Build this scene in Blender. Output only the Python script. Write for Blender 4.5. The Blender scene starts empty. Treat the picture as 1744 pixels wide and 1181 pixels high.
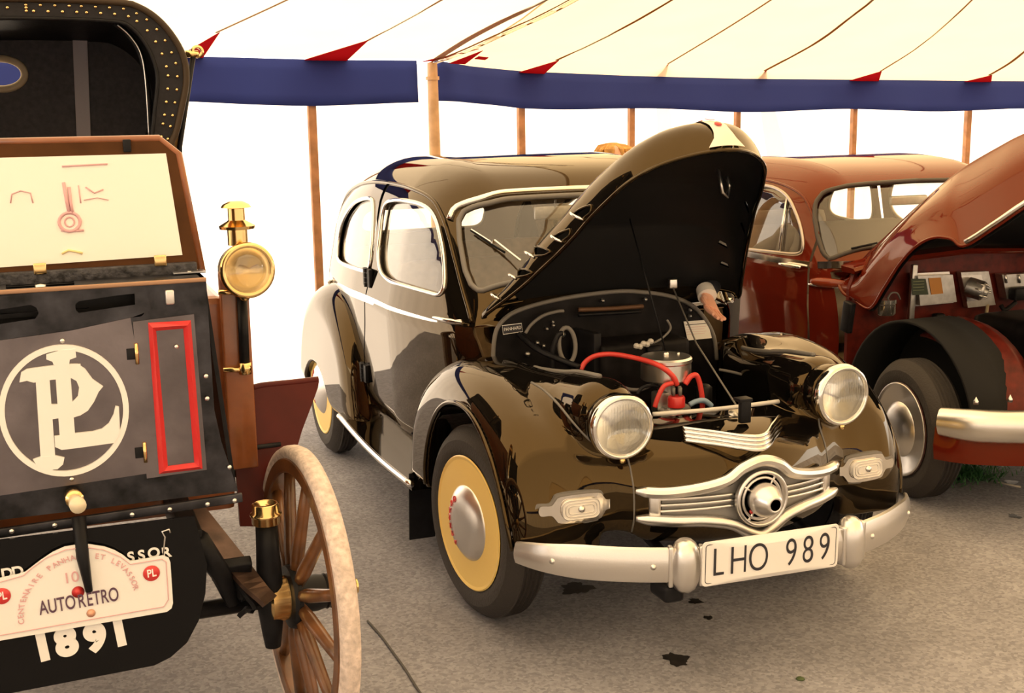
import bpy, bmesh, math, random
import numpy as np
from mathutils import Vector, Matrix
from mathutils.geometry import delaunay_2d_cdt
random.seed(7); RNG = np.random.default_rng(7)
sc = bpy.context.scene
C = sc.collection
pi = math.pi
# ------------------------------------------------------------------ camera
FPX, CX, CY = 2123.7, 872.0, 590.5
CAM = np.array([-1.9018, -3.6387, 1.6379])
YAW, PITCH, ROLL = .36582, .19250, -.01514
_f = np.array([math.sin(YAW)*math.cos(PITCH), math.cos(YAW)*math.cos(PITCH), -math.sin(PITCH)])
_r0 = np.array([math.cos(YAW), -math.sin(YAW), 0.]); _u0 = np.cross(_r0, _f)
_r = _r0*math.cos(ROLL) + _u0*math.sin(ROLL); _u = -_r0*math.sin(ROLL) + _u0*math.cos(ROLL)
cd = bpy.data.cameras.new('camera'); cam = bpy.data.objects.new('camera', cd); C.objects.link(cam)
cd.sensor_width = 36.0; cd.lens = 36.0*FPX/1744.0; cd.clip_start = .05; cd.clip_end = 200
cam.matrix_world = Matrix(((_r[0], _u[0], -_f[0], CAM[0]), (_r[1], _u[1], -_f[1], CAM[1]), (_r[2], _u[2], -_f[2], CAM[2]), (0, 0, 0, 1)))
sc.camera = cam
# ------------------------------------------------------------------ light
sc.view_settings.view_transform = 'Standard'; sc.view_settings.look = 'None'
sc.view_settings.gamma = 1.0; sc.view_settings.exposure = 0.35; sc.view_settings.use_curve_mapping = False
w = bpy.data.worlds.new('sky'); sc.world = w; w.use_nodes = True
bg = w.node_tree.nodes['Background']; bg.inputs[0].default_value = (1.0, .93, .84, 1); bg.inputs[1].default_value = 3.4
sd = bpy.data.lights.new('sun_offscreen', 'SUN'); sd.energy = 8.0; sd.angle = .01; sd.color = (1, .94, .84)
so = bpy.data.objects.new('sun_offscreen', sd); C.objects.link(so); so.rotation_euler = Vector((-.35, -1.0, -.75)).to_track_quat('-Z', 'Y').to_euler()

# ------------------------------------------------------------------ pixel to place
def ray(px, py): return _f + _r*(px-CX)/FPX - _u*(py-CY)/FPX
def onx(px, py, x): d = ray(px, py); return CAM + d*(x-CAM[0])/d[0]
def ony(px, py, y): d = ray(px, py); return CAM + d*(y-CAM[1])/d[1]
def onz(px, py, z=0.): d = ray(px, py); return CAM + d*(z-CAM[2])/d[2]
def proj(P):
    d = np.asarray(P, float)-CAM; z = d@_f
    return np.stack([CX+FPX*(d@_r)/z, CY-FPX*(d@_u)/z], -1)

# ------------------------------------------------------------------ materials
MATS = {}
def mat(name, col, rough=.5, metal=0., coat=0., var=0., scale=20., bump=0., bscale=200., spec=.5, ior=1.5, emit=None):
    if name in MATS: return MATS[name]
    m = bpy.data.materials.new(name); m.use_nodes = True; nt = m.node_tree; b = nt.nodes['Principled BSDF']
    b.inputs['Base Color'].default_value = (*col, 1); b.inputs['Roughness'].default_value = rough
    b.inputs['Metallic'].default_value = metal; b.inputs['Coat Weight'].default_value = coat; b.inputs['Coat Roughness'].default_value = .03
    b.inputs['Specular IOR Level'].default_value = spec; b.inputs['IOR'].default_value = ior
    tc = None
    if var or bump:
        tc = nt.nodes.new('ShaderNodeTexCoord')
    if var:
        n = nt.nodes.new('ShaderNodeTexNoise'); n.inputs['Scale'].default_value = scale; n.inputs['Detail'].default_value = 6
        nt.links.new(tc.outputs['Object'], n.inputs['Vector'])
        r = nt.nodes.new('ShaderNodeValToRGB'); e = r.color_ramp.elements
        e[0].position = .3; e[1].position = .7
        e[0].color = tuple(max(0, c*(1-var)) for c in col)+(1,); e[1].color = tuple(min(1, c*(1+var)) for c in col)+(1,)
        nt.links.new(n.outputs['Fac'], r.inputs[0]); nt.links.new(r.outputs[0], b.inputs['Base Color'])
    if bump:
        n = nt.nodes.new('ShaderNodeTexNoise'); n.inputs['Scale'].default_value = bscale; n.inputs['Detail'].default_value = 4
        nt.links.new(tc.outputs['Object'], n.inputs['Vector'])
        bp = nt.nodes.new('ShaderNodeBump'); bp.inputs['Strength'].default_value = bump; bp.inputs['Distance'].default_value = .01
        nt.links.new(n.outputs['Fac'], bp.inputs['Height']); nt.links.new(bp.outputs[0], b.inputs['Normal'])
    MATS[name] = m; return m
def canvas(name, tcol, dcol, mixf=.35):
    m = bpy.data.materials.new(name); m.use_nodes = True; nt = m.node_tree; nt.nodes.clear()
    o = nt.nodes.new('ShaderNodeOutputMaterial'); t = nt.nodes.new('ShaderNodeBsdfTranslucent'); d = nt.nodes.new('ShaderNodeBsdfDiffuse'); x = nt.nodes.new('ShaderNodeMixShader')
    t.inputs[0].default_value = (*tcol, 1); d.inputs[0].default_value = (*dcol, 1); x.inputs[0].default_value = mixf
    n = nt.nodes.new('ShaderNodeTexNoise'); n.inputs['Scale'].default_value = 3.; n.inputs['Detail'].default_value = 5
    tc = nt.nodes.new('ShaderNodeTexCoord'); nt.links.new(tc.outputs['Object'], n.inputs['Vector'])
    r = nt.nodes.new('ShaderNodeValToRGB'); r.color_ramp.elements[0].color = tuple(c*.88 for c in tcol)+(1,); r.color_ramp.elements[1].color = (*tcol, 1)
    nt.links.new(n.outputs['Fac'], r.inputs[0]); nt.links.new(r.outputs[0], t.inputs[0])
    nt.links.new(t.outputs[0], x.inputs[1]); nt.links.new(d.outputs[0], x.inputs[2]); nt.links.new(x.outputs[0], o.inputs[0])
    MATS[name] = m; return m
def glass(name, tint=(.9, .92, .9), refl=1.0):
    m = bpy.data.materials.new(name); m.use_nodes = True; nt = m.node_tree; nt.nodes.clear()
    o = nt.nodes.new('ShaderNodeOutputMaterial'); t = nt.nodes.new('ShaderNodeBsdfTransparent'); g = nt.nodes.new('ShaderNodeBsdfGlossy'); x = nt.nodes.new('ShaderNodeMixShader')
    lw = nt.nodes.new('ShaderNodeLayerWeight'); lw.inputs[0].default_value = .5
    pw = nt.nodes.new('ShaderNodeMath'); pw.operation = 'POWER'; pw.inputs[1].default_value = 3.3; nt.links.new(lw.outputs['Facing'], pw.inputs[0])
    fr = nt.nodes.new('ShaderNodeMath'); fr.operation = 'MULTIPLY_ADD'; fr.inputs[1].default_value = .9; fr.inputs[2].default_value = .085; nt.links.new(pw.outputs[0], fr.inputs[0])
    t.inputs[0].default_value = (*tint, 1); g.inputs['Roughness'].default_value = .01; g.inputs[0].default_value = (refl, refl, refl, 1)
    nt.links.new(fr.outputs[0], x.inputs[0]); nt.links.new(t.outputs[0], x.inputs[1]); nt.links.new(g.outputs[0], x.inputs[2]); nt.links.new(x.outputs[0], o.inputs[0])
    MATS[name] = m; return m
BLACK = mat('black_paint', (.004, .0035, .003), .03, 0, 0., spec=.75)
BLACK.node_tree.nodes['Principled BSDF'].inputs['Specular Tint'].default_value = (1, .68, .32, 1)
MAROON = mat('maroon_paint', (.115, .011, .005), .06, 0, 0., spec=.5)
MAROON.node_tree.nodes['Principled BSDF'].inputs['Specular Tint'].default_value = (1, .72, .45, 1)
MAROOND = mat('maroon_bay_paint', (.10, .011, .007), .4, 0, 0., .4, 25, spec=.25)
CHROME = mat('chrome', (.82, .8, .78), .12, 1.)
SATIN = mat('satin_aluminium', (.80, .78, .76), .30, 1., bump=.03)
ALUDULL = mat('dull_aluminium', (.55, .54, .53), .42, 1., 0, .15, 30)
RUBBER = mat('tyre_rubber', (.035, .03, .028), .75, bump=.25, bscale=120)
SEAL = mat('grey_rubber_seal', (.16, .15, .14), .6)
BLKMET = mat('black_metal', (.008, .008, .010), .45, 0, 0, .3, 30, spec=.18)
BAYBLK = mat('dusty_black_bay', (.007, .006, .007), .5, 0, 0, .7, 18, spec=.15)
YELLOW = mat('yellow_wheel_paint', (.95, .68, .20), .35, 0, .2)
RED = mat('red_paint', (.62, .03, .03), .35, 0, .3)
REDHOSE = mat('red_hose_rubber', (.65, .05, .04), .45)
BLUEHOSE = mat('blue_hose_rubber', (.25, .36, .50), .45)
WHITE = mat('white_enamel', (.85, .84, .83), .35)
WHITEP = mat('white_paper', (.86, .84, .80), .7)
INK = mat('black_ink', (.02, .02, .03), .5)
PINK = mat('pink_print', (.80, .38, .42), .6)
PALE = mat('faded_pink_print', (.70, .40, .43), .6)
BRASS = mat('brass', (.83, .58, .26), .18, 1.)
WOOD = mat('varnished_wood', (.13, .052, .018), .35, 0, .2, .5, 14)
WOODR = mat('red_brown_mahogany', (.24, .075, .022), .3, 0, .4, .3, 10)
DKRED = mat('dark_red_paint', (.075, .008, .005), .35, 0, 0, .15, 10, spec=.2)
POLE = mat('tent_pole_wood', (.42, .20, .09), .7, 0, 0, .3, 12)
LEATHER = mat('black_leather', (.014, .013, .016), .5, 0, 0, .3, 25, .15, 90, spec=.2)
GREYCL = mat('grey_lining_cloth', (.075, .075, .09), .85, 0, 0, .2, 60)
CREAMTRIM = mat('cream_trim', (.60, .50, .35), .6)
SEATCL = mat('tan_seat_cloth', (.24, .16, .085), .85, 0, 0, .15, 30)
LINER = mat('tan_headliner', (.33, .22, .11), .9)
GLASS = glass('window_glass', (.88, .88, .85))
LENS = glass('lamp_lens', (.95, .95, .93))

# ------------------------------------------------------------------ objects
LOC = {}
def tag(o, label=None, cat=None, group=None, kind=None):
    if label: o['label'] = label
    if cat: o['category'] = cat
    if group: o['group'] = group
    if kind: o['kind'] = kind
    return o
def thing(name, loc, label, cat, group=None):
    o = bpy.data.objects.new(name, None); C.objects.link(o); o.location = loc; o.empty_display_size = .1
    LOC[o.name] = Vector(loc); return tag(o, label, cat, group)
def adopt(o, parent):
    o.parent = parent; l = LOC.get(parent.name)
    if l is None: l = Vector((0, 0, 0))
    o.matrix_parent_inverse = Matrix.Translation(-l)
def mk(name, v, f, m, parent=None, smooth=True, nrm=None, auto=None):
    me = bpy.data.meshes.new(name)
    me.from_pydata([tuple(map(float, p)) for p in v], [], [tuple(map(int, q)) for q in f]); me.update()
    if m is not None: me.materials.append(m)
    if smooth: me.polygons.foreach_set('use_smooth', [True]*len(me.polygons))
    if smooth and auto: me.set_sharp_from_angle(angle=math.radians(auto))
    if nrm is not None: me.normals_split_custom_set_from_vertices([tuple(map(float, n)) for n in nrm])
    o = bpy.data.objects.new(name, me); C.objects.link(o)
    if parent is not None: adopt(o, parent)
    return o
class MB:
    """collects shapes into one mesh"""
    def __init__(s): s.v = []; s.f = []
    def add(s, v, f):
        b = len(s.v); s.v += [tuple(map(float, p)) for p in v]; s.f += [tuple(int(i)+b for i in q) for q in f]; return s
    def build(s, name, m, parent=None, smooth=True, auto=35): return mk(name, s.v, s.f, m, parent, smooth, None, auto)
def frame(d):
    d = np.asarray(d, float); d = d/np.linalg.norm(d); a = np.array([0, 0, 1.]) if abs(d[2]) < .9 else np.array([0, 1., 0])
    x = np.cross(a, d); x /= np.linalg.norm(x); return x, np.cross(d, x), d
def spline(P, n=8, closed=False):
    P = np.asarray(P, float); N = len(P); out = []
    rng = range(N if closed else N-1)
    for i in rng:
        if closed: p0, p1, p2, p3 = P[(i-1) % N], P[i], P[(i+1) % N], P[(i+2) % N]
        else: p0, p1, p2, p3 = P[max(i-1, 0)], P[i], P[i+1], P[min(i+2, N-1)]
        for k in range(n):
            t = k/n; out.append(.5*((2*p1)+(-p0+p2)*t+(2*p0-5*p1+4*p2-p3)*t*t+(-p0+3*p1-3*p2+p3)*t**3))
    if not closed: out.append(P[-1])
    return np.array(out)
def resample(P, step, closed=False):
    P = np.asarray(P, float); Q = np.vstack([P, P[:1]]) if closed else P
    d = np.r_[0, np.cumsum(np.linalg.norm(np.diff(Q, axis=0), axis=1))]; n = max(2, int(round(d[-1]/step)))
    t = np.linspace(0, d[-1], n+1)
    if closed: t = t[:-1]
    return np.stack([np.interp(t, d, Q[:, i]) for i in range(Q.shape[1])], -1)
def tube(P, r, seg=8, closed=False, cap=True):
    P = np.asarray(P, float); n = len(P); rr = np.full(n, r, float) if np.isscalar(r) else np.asarray(r, float)
    T = np.roll(P, -1, 0)-np.roll(P, 1, 0) if closed else np.gradient(P, axis=0)
    T /= np.linalg.norm(T, axis=1)[:, None]+1e-12
    x, y, _ = frame(T[0]); V = []; F = []
    for i in range(n):
        x = x-T[i]*(x@T[i]); x /= np.linalg.norm(x); y = np.cross(T[i], x)
        for k in range(seg):
            a = 2*pi*k/seg; V.append(P[i]+rr[i]*(math.cos(a)*x+math.sin(a)*y))
    for i in range(n if closed else n-1):
        j = (i+1) % n
        for k in range(seg): F.append((i*seg+k, i*seg+(k+1) % seg, j*seg+(k+1) % seg, j*seg+k))
    if cap and not closed: F.append(tuple(range(seg))[::-1]); F.append(tuple((n-1)*seg+k for k in range(seg)))
    return V, F
def sweep(P, section, up=(0, 0, 1), closed=False):
    """section [(side, up)] carried along P with a fixed up hint"""
    P = np.asarray(P, float); n = len(P); T = np.roll(P, -1, 0)-np.roll(P, 1, 0) if closed else np.gradient(P, axis=0)
    T /= np.linalg.norm(T, axis=1)[:, None]+1e-12; V = []; F = []; m = 0
    ups = np.asarray(up, float); ups = np.tile(ups, (n, 1)) if ups.ndim == 1 else ups
    for i in range(n):
        s = np.cross(T[i], ups[i]); s /= np.linalg.norm(s)+1e-12; w_ = np.cross(s, T[i])
        sec = section(i/(n-1)) if callable(section) else section
        for a, b in sec: V.append(P[i]+a*s+b*w_)
        m = len(sec)
    for i in range(n if closed else n-1):
        j = (i+1) % n
        for k in range(m): F.append((i*m+k, i*m+(k+1) % m, j*m+(k+1) % m, j*m+k))
    if not closed: F.append(tuple(range(m))[::-1]); F.append(tuple((n-1)*m+k for k in range(m)))
    return V, F
def lathe(prof, center=(0, 0, 0), axis=(0, 0, 1), seg=32, closed=False):
    """prof [(radius, height)] round an axis"""
    x, y, d = frame(axis); c = np.asarray(center, float); V = []; F = []; n = len(prof)
    for r_, h in prof:
        for k in range(seg):
            a = 2*pi*k/seg; V.append(c+d*h+r_*(math.cos(a)*x+math.sin(a)*y))
    for i in range(n if closed else n-1):
        j = (i+1) % n
        for k in range(seg): F.append((i*seg+k, i*seg+(k+1) % seg, j*seg+(k+1) % seg, j*seg+k))
    if not closed:
        if prof[0][0] > 1e-5: F.append(tuple(range(seg))[::-1])
        if prof[-1][0] > 1e-5: F.append(tuple((n-1)*seg+k for k in range(seg)))
    return V, F
def box(c, s, rot=None, bev=.0):
    hx, hy, hz = [q/2 for q in s]; b = min(bev, hx*.9, hy*.9, hz*.9)
    if b <= 0:
        V = [(x, y, z) for x in (-hx, hx) for y in (-hy, hy) for z in (-hz, hz)]
        F = [(0, 1, 3, 2), (4, 6, 7, 5), (0, 4, 5, 1), (2, 3, 7, 6), (0, 2, 6, 4), (1, 5, 7, 3)]
    else:
        bm = bmesh.new(); bmesh.ops.create_cube(bm, size=1)
        for v in bm.verts: v.co = Vector((v.co.x*2*hx, v.co.y*2*hy, v.co.z*2*hz))
        bmesh.ops.bevel(bm, geom=bm.edges[:], offset=b, segments=2, profile=.6, affect='EDGES')
        bm.verts.index_update(); V = [tuple(v.co) for v in bm.verts]; F = [tuple(v.index for v in f.verts) for f in bm.faces]; bm.free()
    V = np.array(V)
    if rot is not None: V = V@np.array(rot).T
    return V+np.asarray(c, float), F
def rotm(ax, a):
    return np.array(Matrix.Rotation(a, 3, ax))
def rrect(w_, h, r, n=5, c=(0, 0)):
    out = []
    for (sx, sy, a0) in ((1, 1, 0), (-1, 1, 90), (-1, -1, 180), (1, -1, 270)):
        for k in range(n+1):
            a = math.radians(a0+90*k/n); out.append((c[0]+sx*(w_/2-r)+r*math.cos(a), c[1]+sy*(h/2-r)+r*math.sin(a)))
    return np.array(out)
def inpoly(P, poly):
    P = np.asarray(P, float); poly = np.asarray(poly, float); x, y = P[:, 0], P[:, 1]; ins = np.zeros(len(P), bool); j = len(poly)-1
    for i in range(len(poly)):
        xi, yi = poly[i]; xj, yj = poly[j]
        if yi != yj:
            c_ = ((yi > y) != (yj > y)) & (x < (xj-xi)*(y-yi)/(yj-yi)+xi); ins ^= c_
        j = i
    return ins
def pdist(P, poly, closed=True):
    P = np.asarray(P, float); A = np.asarray(poly, float); B = np.roll(A, -1, 0)
    if not closed: A, B = A[:-1], B[:-1]
    out = np.full(len(P), 1e9); d = B-A; L2 = (d**2).sum(1)+1e-12
    for a, dd, l in zip(A, d, L2):
        t = np.clip(((P-a)@dd)/l, 0, 1); q = a+t[:, None]*dd
        out = np.minimum(out, ((P-q)**2).sum(1))
    return np.sqrt(out)
def fill2d(outer, holes=(), sp=.03):
    outer = np.asarray(outer, float); loops = [outer]+[np.asarray(h, float) for h in holes]
    P = np.vstack(loops); E = []; b = 0
    for l in loops:
        n = len(l); E += [(b+i, b+(i+1) % n) for i in range(n)]; b += n
    lo, hi = outer.min(0), outer.max(0)
    gx, gy = np.meshgrid(np.arange(lo[0]+sp*.5, hi[0], sp), np.arange(lo[1]+sp*.5, hi[1], sp)); G = np.stack([gx.ravel(), gy.ravel()], -1)
    if len(G):
        ok = inpoly(G, outer)
        for h in loops[1:]: ok &= ~inpoly(G, h)
        G = G[ok]
        for l in loops:
            if len(G): G = G[pdist(G, l) > sp*.45]
        P = np.vstack([P, G])
    r = delaunay_2d_cdt([Vector(p) for p in P], E, [], 0, 1e-6)
    V = np.array([tuple(p) for p in r[0]]); F = np.array([tuple(f) for f in r[2]])
    cen = V[F].mean(1); ok = inpoly(cen, outer)
    for h in loops[1:]: ok &= ~inpoly(cen, h)
    return V, F[ok]
def patch(name, fn, outer, holes, m, parent, sp=.03, flip=False, custom=True):
    """fn maps (N,2) to (N,3): a sheet with openings"""
    V2, F = fill2d(outer, holes, sp); P = fn(V2); e = 1e-3
    N = np.cross(fn(V2+[e, 0])-fn(V2-[e, 0]), fn(V2+[0, e])-fn(V2-[0, e])); N /= np.linalg.norm(N, axis=1)[:, None]+1e-12
    if flip: F = F[:, ::-1]; N = -N
    return mk(name, P, F, m, parent, True, N if custom else None)
def slab(name, outer, holes, to3, th, m, parent, sp=1e3, smooth=False):
    """flat or bent plate with real thickness: to3(V2, depth) -> 3D"""
    V2, F = fill2d(outer, holes, sp); n = len(V2); A = to3(V2, 0.); B = to3(V2, th)
    V = np.vstack([A, B]); FF = [tuple(f) for f in F]+[tuple(i+n for i in f[::-1]) for f in F]
    from collections import Counter
    cnt = {}
    for f in F:
        for a, b in ((f[0], f[1]), (f[1], f[2]), (f[2], f[0])): cnt[(a, b)] = 1
    for (a, b) in cnt:
        if (b, a) not in cnt: FF.append((b, a, a+n, b+n))
    return mk(name, V, FF, m, parent, smooth, None, 35 if smooth else None)
def text(s, size, org, ex, ey, m, parent, name='lettering', ext=.0008, align='CENTER', sx=1., bold=0.):
    cu = bpy.data.curves.new('t', 'FONT'); cu.body = s; cu.size = size; cu.align_x = align; cu.align_y = 'CENTER'; cu.extrude = ext; cu.offset = bold
    t = bpy.data.objects.new('t', cu); C.objects.link(t); bpy.context.view_layer.update()
    me = bpy.data.meshes.new_from_object(t.evaluated_get(bpy.context.evaluated_depsgraph_get())); bpy.data.objects.remove(t)
    ex = np.asarray(ex, float)/np.linalg.norm(ex); ey = np.asarray(ey, float); ey = ey-ex*(ey@ex); ey /= np.linalg.norm(ey); ez = np.cross(ex, ey)
    V = [np.asarray(org, float)+v.co.x*sx*ex+v.co.y*ey+v.co.z*ez for v in me.vertices]; F = [tuple(p.vertices) for p in me.polygons]
    bpy.data.meshes.remove(me)
    return mk(name, V, F, m, parent, False)
def surfnet(fn, lo, hi, h):
    """smooth mesh of fn = 0 (naive surface nets), normals from the field"""
    ax = [np.arange(lo[i], hi[i]+h, h, dtype=np.float32) for i in range(3)]; X, Y, Z = np.meshgrid(*ax, indexing='ij')
    D = fn(X, Y, Z); S = D < 0; nx, ny, nz = D.shape
    cs = [(i, j, k) for i in (0, 1) for j in (0, 1) for k in (0, 1)]
    cnt = sum(S[i:nx-1+i, j:ny-1+j, k:nz-1+k].astype(np.int8) for i, j, k in cs); act = (cnt > 0) & (cnt < 8)
    I = np.argwhere(act); idx = -np.ones(act.shape, np.int64); idx[act] = np.arange(len(I))
    acc = np.zeros((len(I), 3)); num = np.zeros(len(I))
    for a in cs:
        for d_ in range(3):
            if a[d_]: continue
            b_ = list(a); b_[d_] = 1
            da = D[I[:, 0]+a[0], I[:, 1]+a[1], I[:, 2]+a[2]]; db = D[I[:, 0]+b_[0], I[:, 1]+b_[1], I[:, 2]+b_[2]]
            cr = (da < 0) != (db < 0); t = np.where(cr, da/(da-db+1e-20), 0); p = np.tile(np.array(a, float), (len(I), 1)); p[:, d_] = t
            acc[cr] += p[cr]; num[cr] += 1
    V = np.asarray(lo, float)+(I+acc/num[:, None])*h; F = []
    for d_ in range(3):
        o1, o2 = [(1, 2), (2, 0), (0, 1)][d_]
        sl0 = [slice(None)]*3; sl1 = [slice(None)]*3; sl0[d_] = slice(0, -1); sl1[d_] = slice(1, None)
        ch = S[tuple(sl0)] != S[tuple(sl1)]; E = np.argwhere(ch)
        ok = (E[:, o1] > 0) & (E[:, o2] > 0) & (E[:, o1] < D.shape[o1]-1) & (E[:, o2] < D.shape[o2]-1); E = E[ok]
        neg = S[tuple(E.T)]
        def g(q1, q2):
            e = E.copy(); e[:, o1] -= q1; e[:, o2] -= q2; return idx[tuple(e.T)]
        Q = np.stack([g(1, 1), g(0, 1), g(0, 0), g(1, 0)], -1); Q[~neg] = Q[~neg][:, ::-1]; F.append(Q)
    F = np.vstack(F); F = F[(F >= 0).all(1)]
    e = h*.6; v = V.T
    for _ in range(2):   # pull the vertices onto the field
        f0 = fn(*v); N = np.stack([fn(v[0]+e, v[1], v[2])-fn(v[0]-e, v[1], v[2]), fn(v[0], v[1]+e, v[2])-fn(v[0], v[1]-e, v[2]), fn(v[0], v[1], v[2]+e)-fn(v[0], v[1], v[2]-e)], -1)/(2*e)
        V = V-np.clip(f0, -h*.3, h*.3)[:, None]*N/((N**2).sum(1)[:, None]+.2)*.8; v = V.T
    N /= np.linalg.norm(N, axis=1)[:, None]+1e-12
    return V, F, N
def smin(a, b, k): h = np.maximum(k-np.abs(a-b), 0)/k; return np.minimum(a, b)-h*h*k*.25
def smax(a, b, k): return -smin(-a, -b, k)
def sdpoly2(U, W, poly):
    """signed distance to a closed polygon, arrays of any shape"""
    shp = U.shape; P = np.stack([np.ravel(U), np.ravel(W)], -1)
    d = pdist(P, poly); ins = inpoly(P, poly); return np.where(ins, -d, d).reshape(shp)
def gridpoly(poly, lo, hi, h=.006):
    """polygon distance looked up from a fine 2D table"""
    a = np.arange(lo[0], hi[0], h); b = np.arange(lo[1], hi[1], h); A, B = np.meshgrid(a, b, indexing='ij'); T = sdpoly2(A, B, poly)
    def f(U, W):
        i = np.clip((U-lo[0])/h, 0, len(a)-1.001); j = np.clip((W-lo[1])/h, 0, len(b)-1.001); i0 = i.astype(int); j0 = j.astype(int); fi = i-i0; fj = j-j0
        return (T[i0, j0]*(1-fi)*(1-fj)+T[i0+1, j0]*fi*(1-fj)+T[i0, j0+1]*(1-fi)*fj+T[i0+1, j0+1]*fi*fj)
    return f
def rext(p, q, hw, r):
    """rounded extrusion: profile distance p, lateral coordinate q (>=0)"""
    a = p+r; b = q-hw+r
    return np.minimum(np.maximum(a, b), 0)+np.sqrt(np.maximum(a, 0)**2+np.maximum(b, 0)**2)-r
# ================================================================== ground and tent
def ground_mat():
    m = bpy.data.materials.new('asphalt'); m.use_nodes = True; nt = m.node_tree; b = nt.nodes['Principled BSDF']
    tc = nt.nodes.new('ShaderNodeTexCoord'); b.inputs['Roughness'].default_value = .85
    n1 = nt.nodes.new('ShaderNodeTexVoronoi'); n1.inputs['Scale'].default_value = 95; n2 = nt.nodes.new('ShaderNodeTexNoise'); n2.inputs['Scale'].default_value = 2.2; n2.inputs['Detail'].default_value = 8
    n3 = nt.nodes.new('ShaderNodeTexNoise'); n3.inputs['Scale'].default_value = 60; n3.inputs['Detail'].default_value = 4
    for n in (n1, n2, n3): nt.links.new(tc.outputs['Object'], n.inputs['Vector'])
    r1 = nt.nodes.new('ShaderNodeValToRGB'); e = r1.color_ramp.elements; e[0].color = (.22, .225, .265, 1); e[1].color = (.36, .37, .43, 1)
    sp = nt.nodes.new('ShaderNodeSeparateColor'); nt.links.new(n1.outputs['Color'], sp.inputs[0]); nt.links.new(sp.outputs[0], r1.inputs[0])
    r2 = nt.nodes.new('ShaderNodeValToRGB'); e = r2.color_ramp.elements; e[0].position = .3; e[1].position = .75; e[0].color = (.72, .70, .68, 1); e[1].color = (1.1, 1.08, 1.05, 1); nt.links.new(n2.outputs['Fac'], r2.inputs[0])
    mx = nt.nodes.new('ShaderNodeMix'); mx.data_type = 'RGBA'; mx.blend_type = 'MULTIPLY'; mx.inputs[0].default_value = 1
    nt.links.new(r1.outputs[0], mx.inputs[6]); nt.links.new(r2.outputs[0], mx.inputs[7]); nt.links.new(mx.outputs[2], b.inputs['Base Color'])
    bp = nt.nodes.new('ShaderNodeBump'); bp.inputs['Strength'].default_value = .5; bp.inputs['Distance'].default_value = .006
    nt.links.new(n3.outputs['Fac'], bp.inputs['Height']); nt.links.new(bp.outputs[0], b.inputs['Normal']); return m
g = mk('floor', [(-30, -30, 0), (30, -30, 0), (30, 30, 0), (-30, 30, 0)], [(0, 1, 2, 3)], ground_mat(), None, False)
tag(g, 'grey asphalt ground under the tent', 'ground', None, 'structure')

ROOFC = canvas('cream_roof_canvas', (.50, .355, .185), (.62, .53, .38), .25)
ROOFW = canvas('pale_roof_canvas', (.50, .385, .245), (.64, .59, .48), .25)
WALLC = canvas('white_wall_canvas', (.78, .68, .56), (.72, .68, .62), .35)
BLUEC = canvas('navy_valance_canvas', (.010, .012, .045), (.05, .07, .30), .75)
REDC = canvas('red_patch_canvas', (.50, .03, .04), (.5, .02, .03), .4)
SEAMC = canvas('brown_seam_tape', (.30, .13, .05), (.45, .22, .10), .4)
SEAMP = canvas('pink_seam_tape', (.42, .24, .15), (.55, .38, .28), .4)

# eave line in plan: left tent, corner pole, right tent (top height of the valance in the third place)
EAVE_L = np.array([(-9, 3.45, 1.93), (-1.05, 3.45, 1.92), (-.35, 3.45, 1.90), (.40, 3.50, 1.895)])
EAVE_R = np.array([(.42, 3.55, 1.895), (.75, 3.95, 1.87), (1.225, 4.28, 1.847), (2.18, 4.52, 1.817), (3.08, 4.60, 1.794), (4.21, 4.70, 1.781), (5.33, 4.73, 1.764), (6.2, 4.75, 1.755), (12, 4.8, 1.75)])
def eave(x):
    E = EAVE_L if x < .41 else EAVE_R
    return np.array([np.interp(x, E[:, 0], E[:, 1]), np.interp(x, E[:, 0], E[:, 2])])
def roofz(x, y):
    y0, z0 = eave(x); d = y0-y
    d2 = d if d < 5.5 else 11.-d
    return z0+.075*d2+.045*d2*d2
def on_roof(px, py):
    y = 3.0
    d = ray(px, py); t = 5.0
    for _ in range(80):
        P = CAM+d*t; e = P[2]-roofz(P[0], P[1]); t -= e/max(d[2], .02)*.25 if abs(d[2]) > 1e-3 else 0
        t = min(max(t, 2.), 12.)
    return CAM+d*t
def roof_sheet(name, xs, m, label):
    V = []; F = []; ny = 34
    for x in xs:
        y0, _ = eave(x)
        for k in range(ny+1):
            y = y0-11.0*k/ny; sag = -.03*math.sin(pi*((x*1.0) % 1.0))*min(1, k/4.)
            V.append((x, y, roofz(x, y)+sag*.5))
    n = ny+1
    for i in range(len(xs)-1):
        for k in range(ny): F.append((i*n+k, i*n+k+1, (i+1)*n+k+1, (i+1)*n+k))
    return tag(mk(name, V, F, m), label, 'tent roof', None, 'structure')
CEIL = []
CEIL.append(roof_sheet('ceiling', np.r_[np.arange(-9, .0, .25), .2, .40, .46], ROOFW, 'pale cream canvas roof of the tent over the carriage'))
CEIL.append(roof_sheet('ceiling', np.r_[.44, .6, np.arange(.75, 12.1, .25)], ROOFC, 'yellower cream canvas roof of the tent over the cars'))
def wall_cloth(name, pts, z1, label, amp=.018):
    P = resample(np.array(pts, float), .03); V = []; F = []; T = np.gradient(P, axis=0); nz = 8
    for i, p in enumerate(P):
        t = T[i]/np.linalg.norm(T[i]); nrm = np.array([-t[1], t[0]])
        s = i*.03; wv = amp*(math.sin(s*9.)+.6*math.sin(s*23.+1)+.4*math.sin(s*4.1))
        zt = z1(p[0]) if callable(z1) else z1
        for k in range(nz+1):
            q = k/nz; o = nrm*wv*(1-.5*q); V.append((p[0]+o[0], p[1]+o[1], zt*q))
    n = nz+1
    for i in range(len(P)-1):
        for k in range(nz): F.append((i*n+k, (i+1)*n+k, (i+1)*n+k+1, i*n+k+1))
    return tag(mk(name, V, F, WALLC), label, 'tent wall', None, 'structure')
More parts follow.
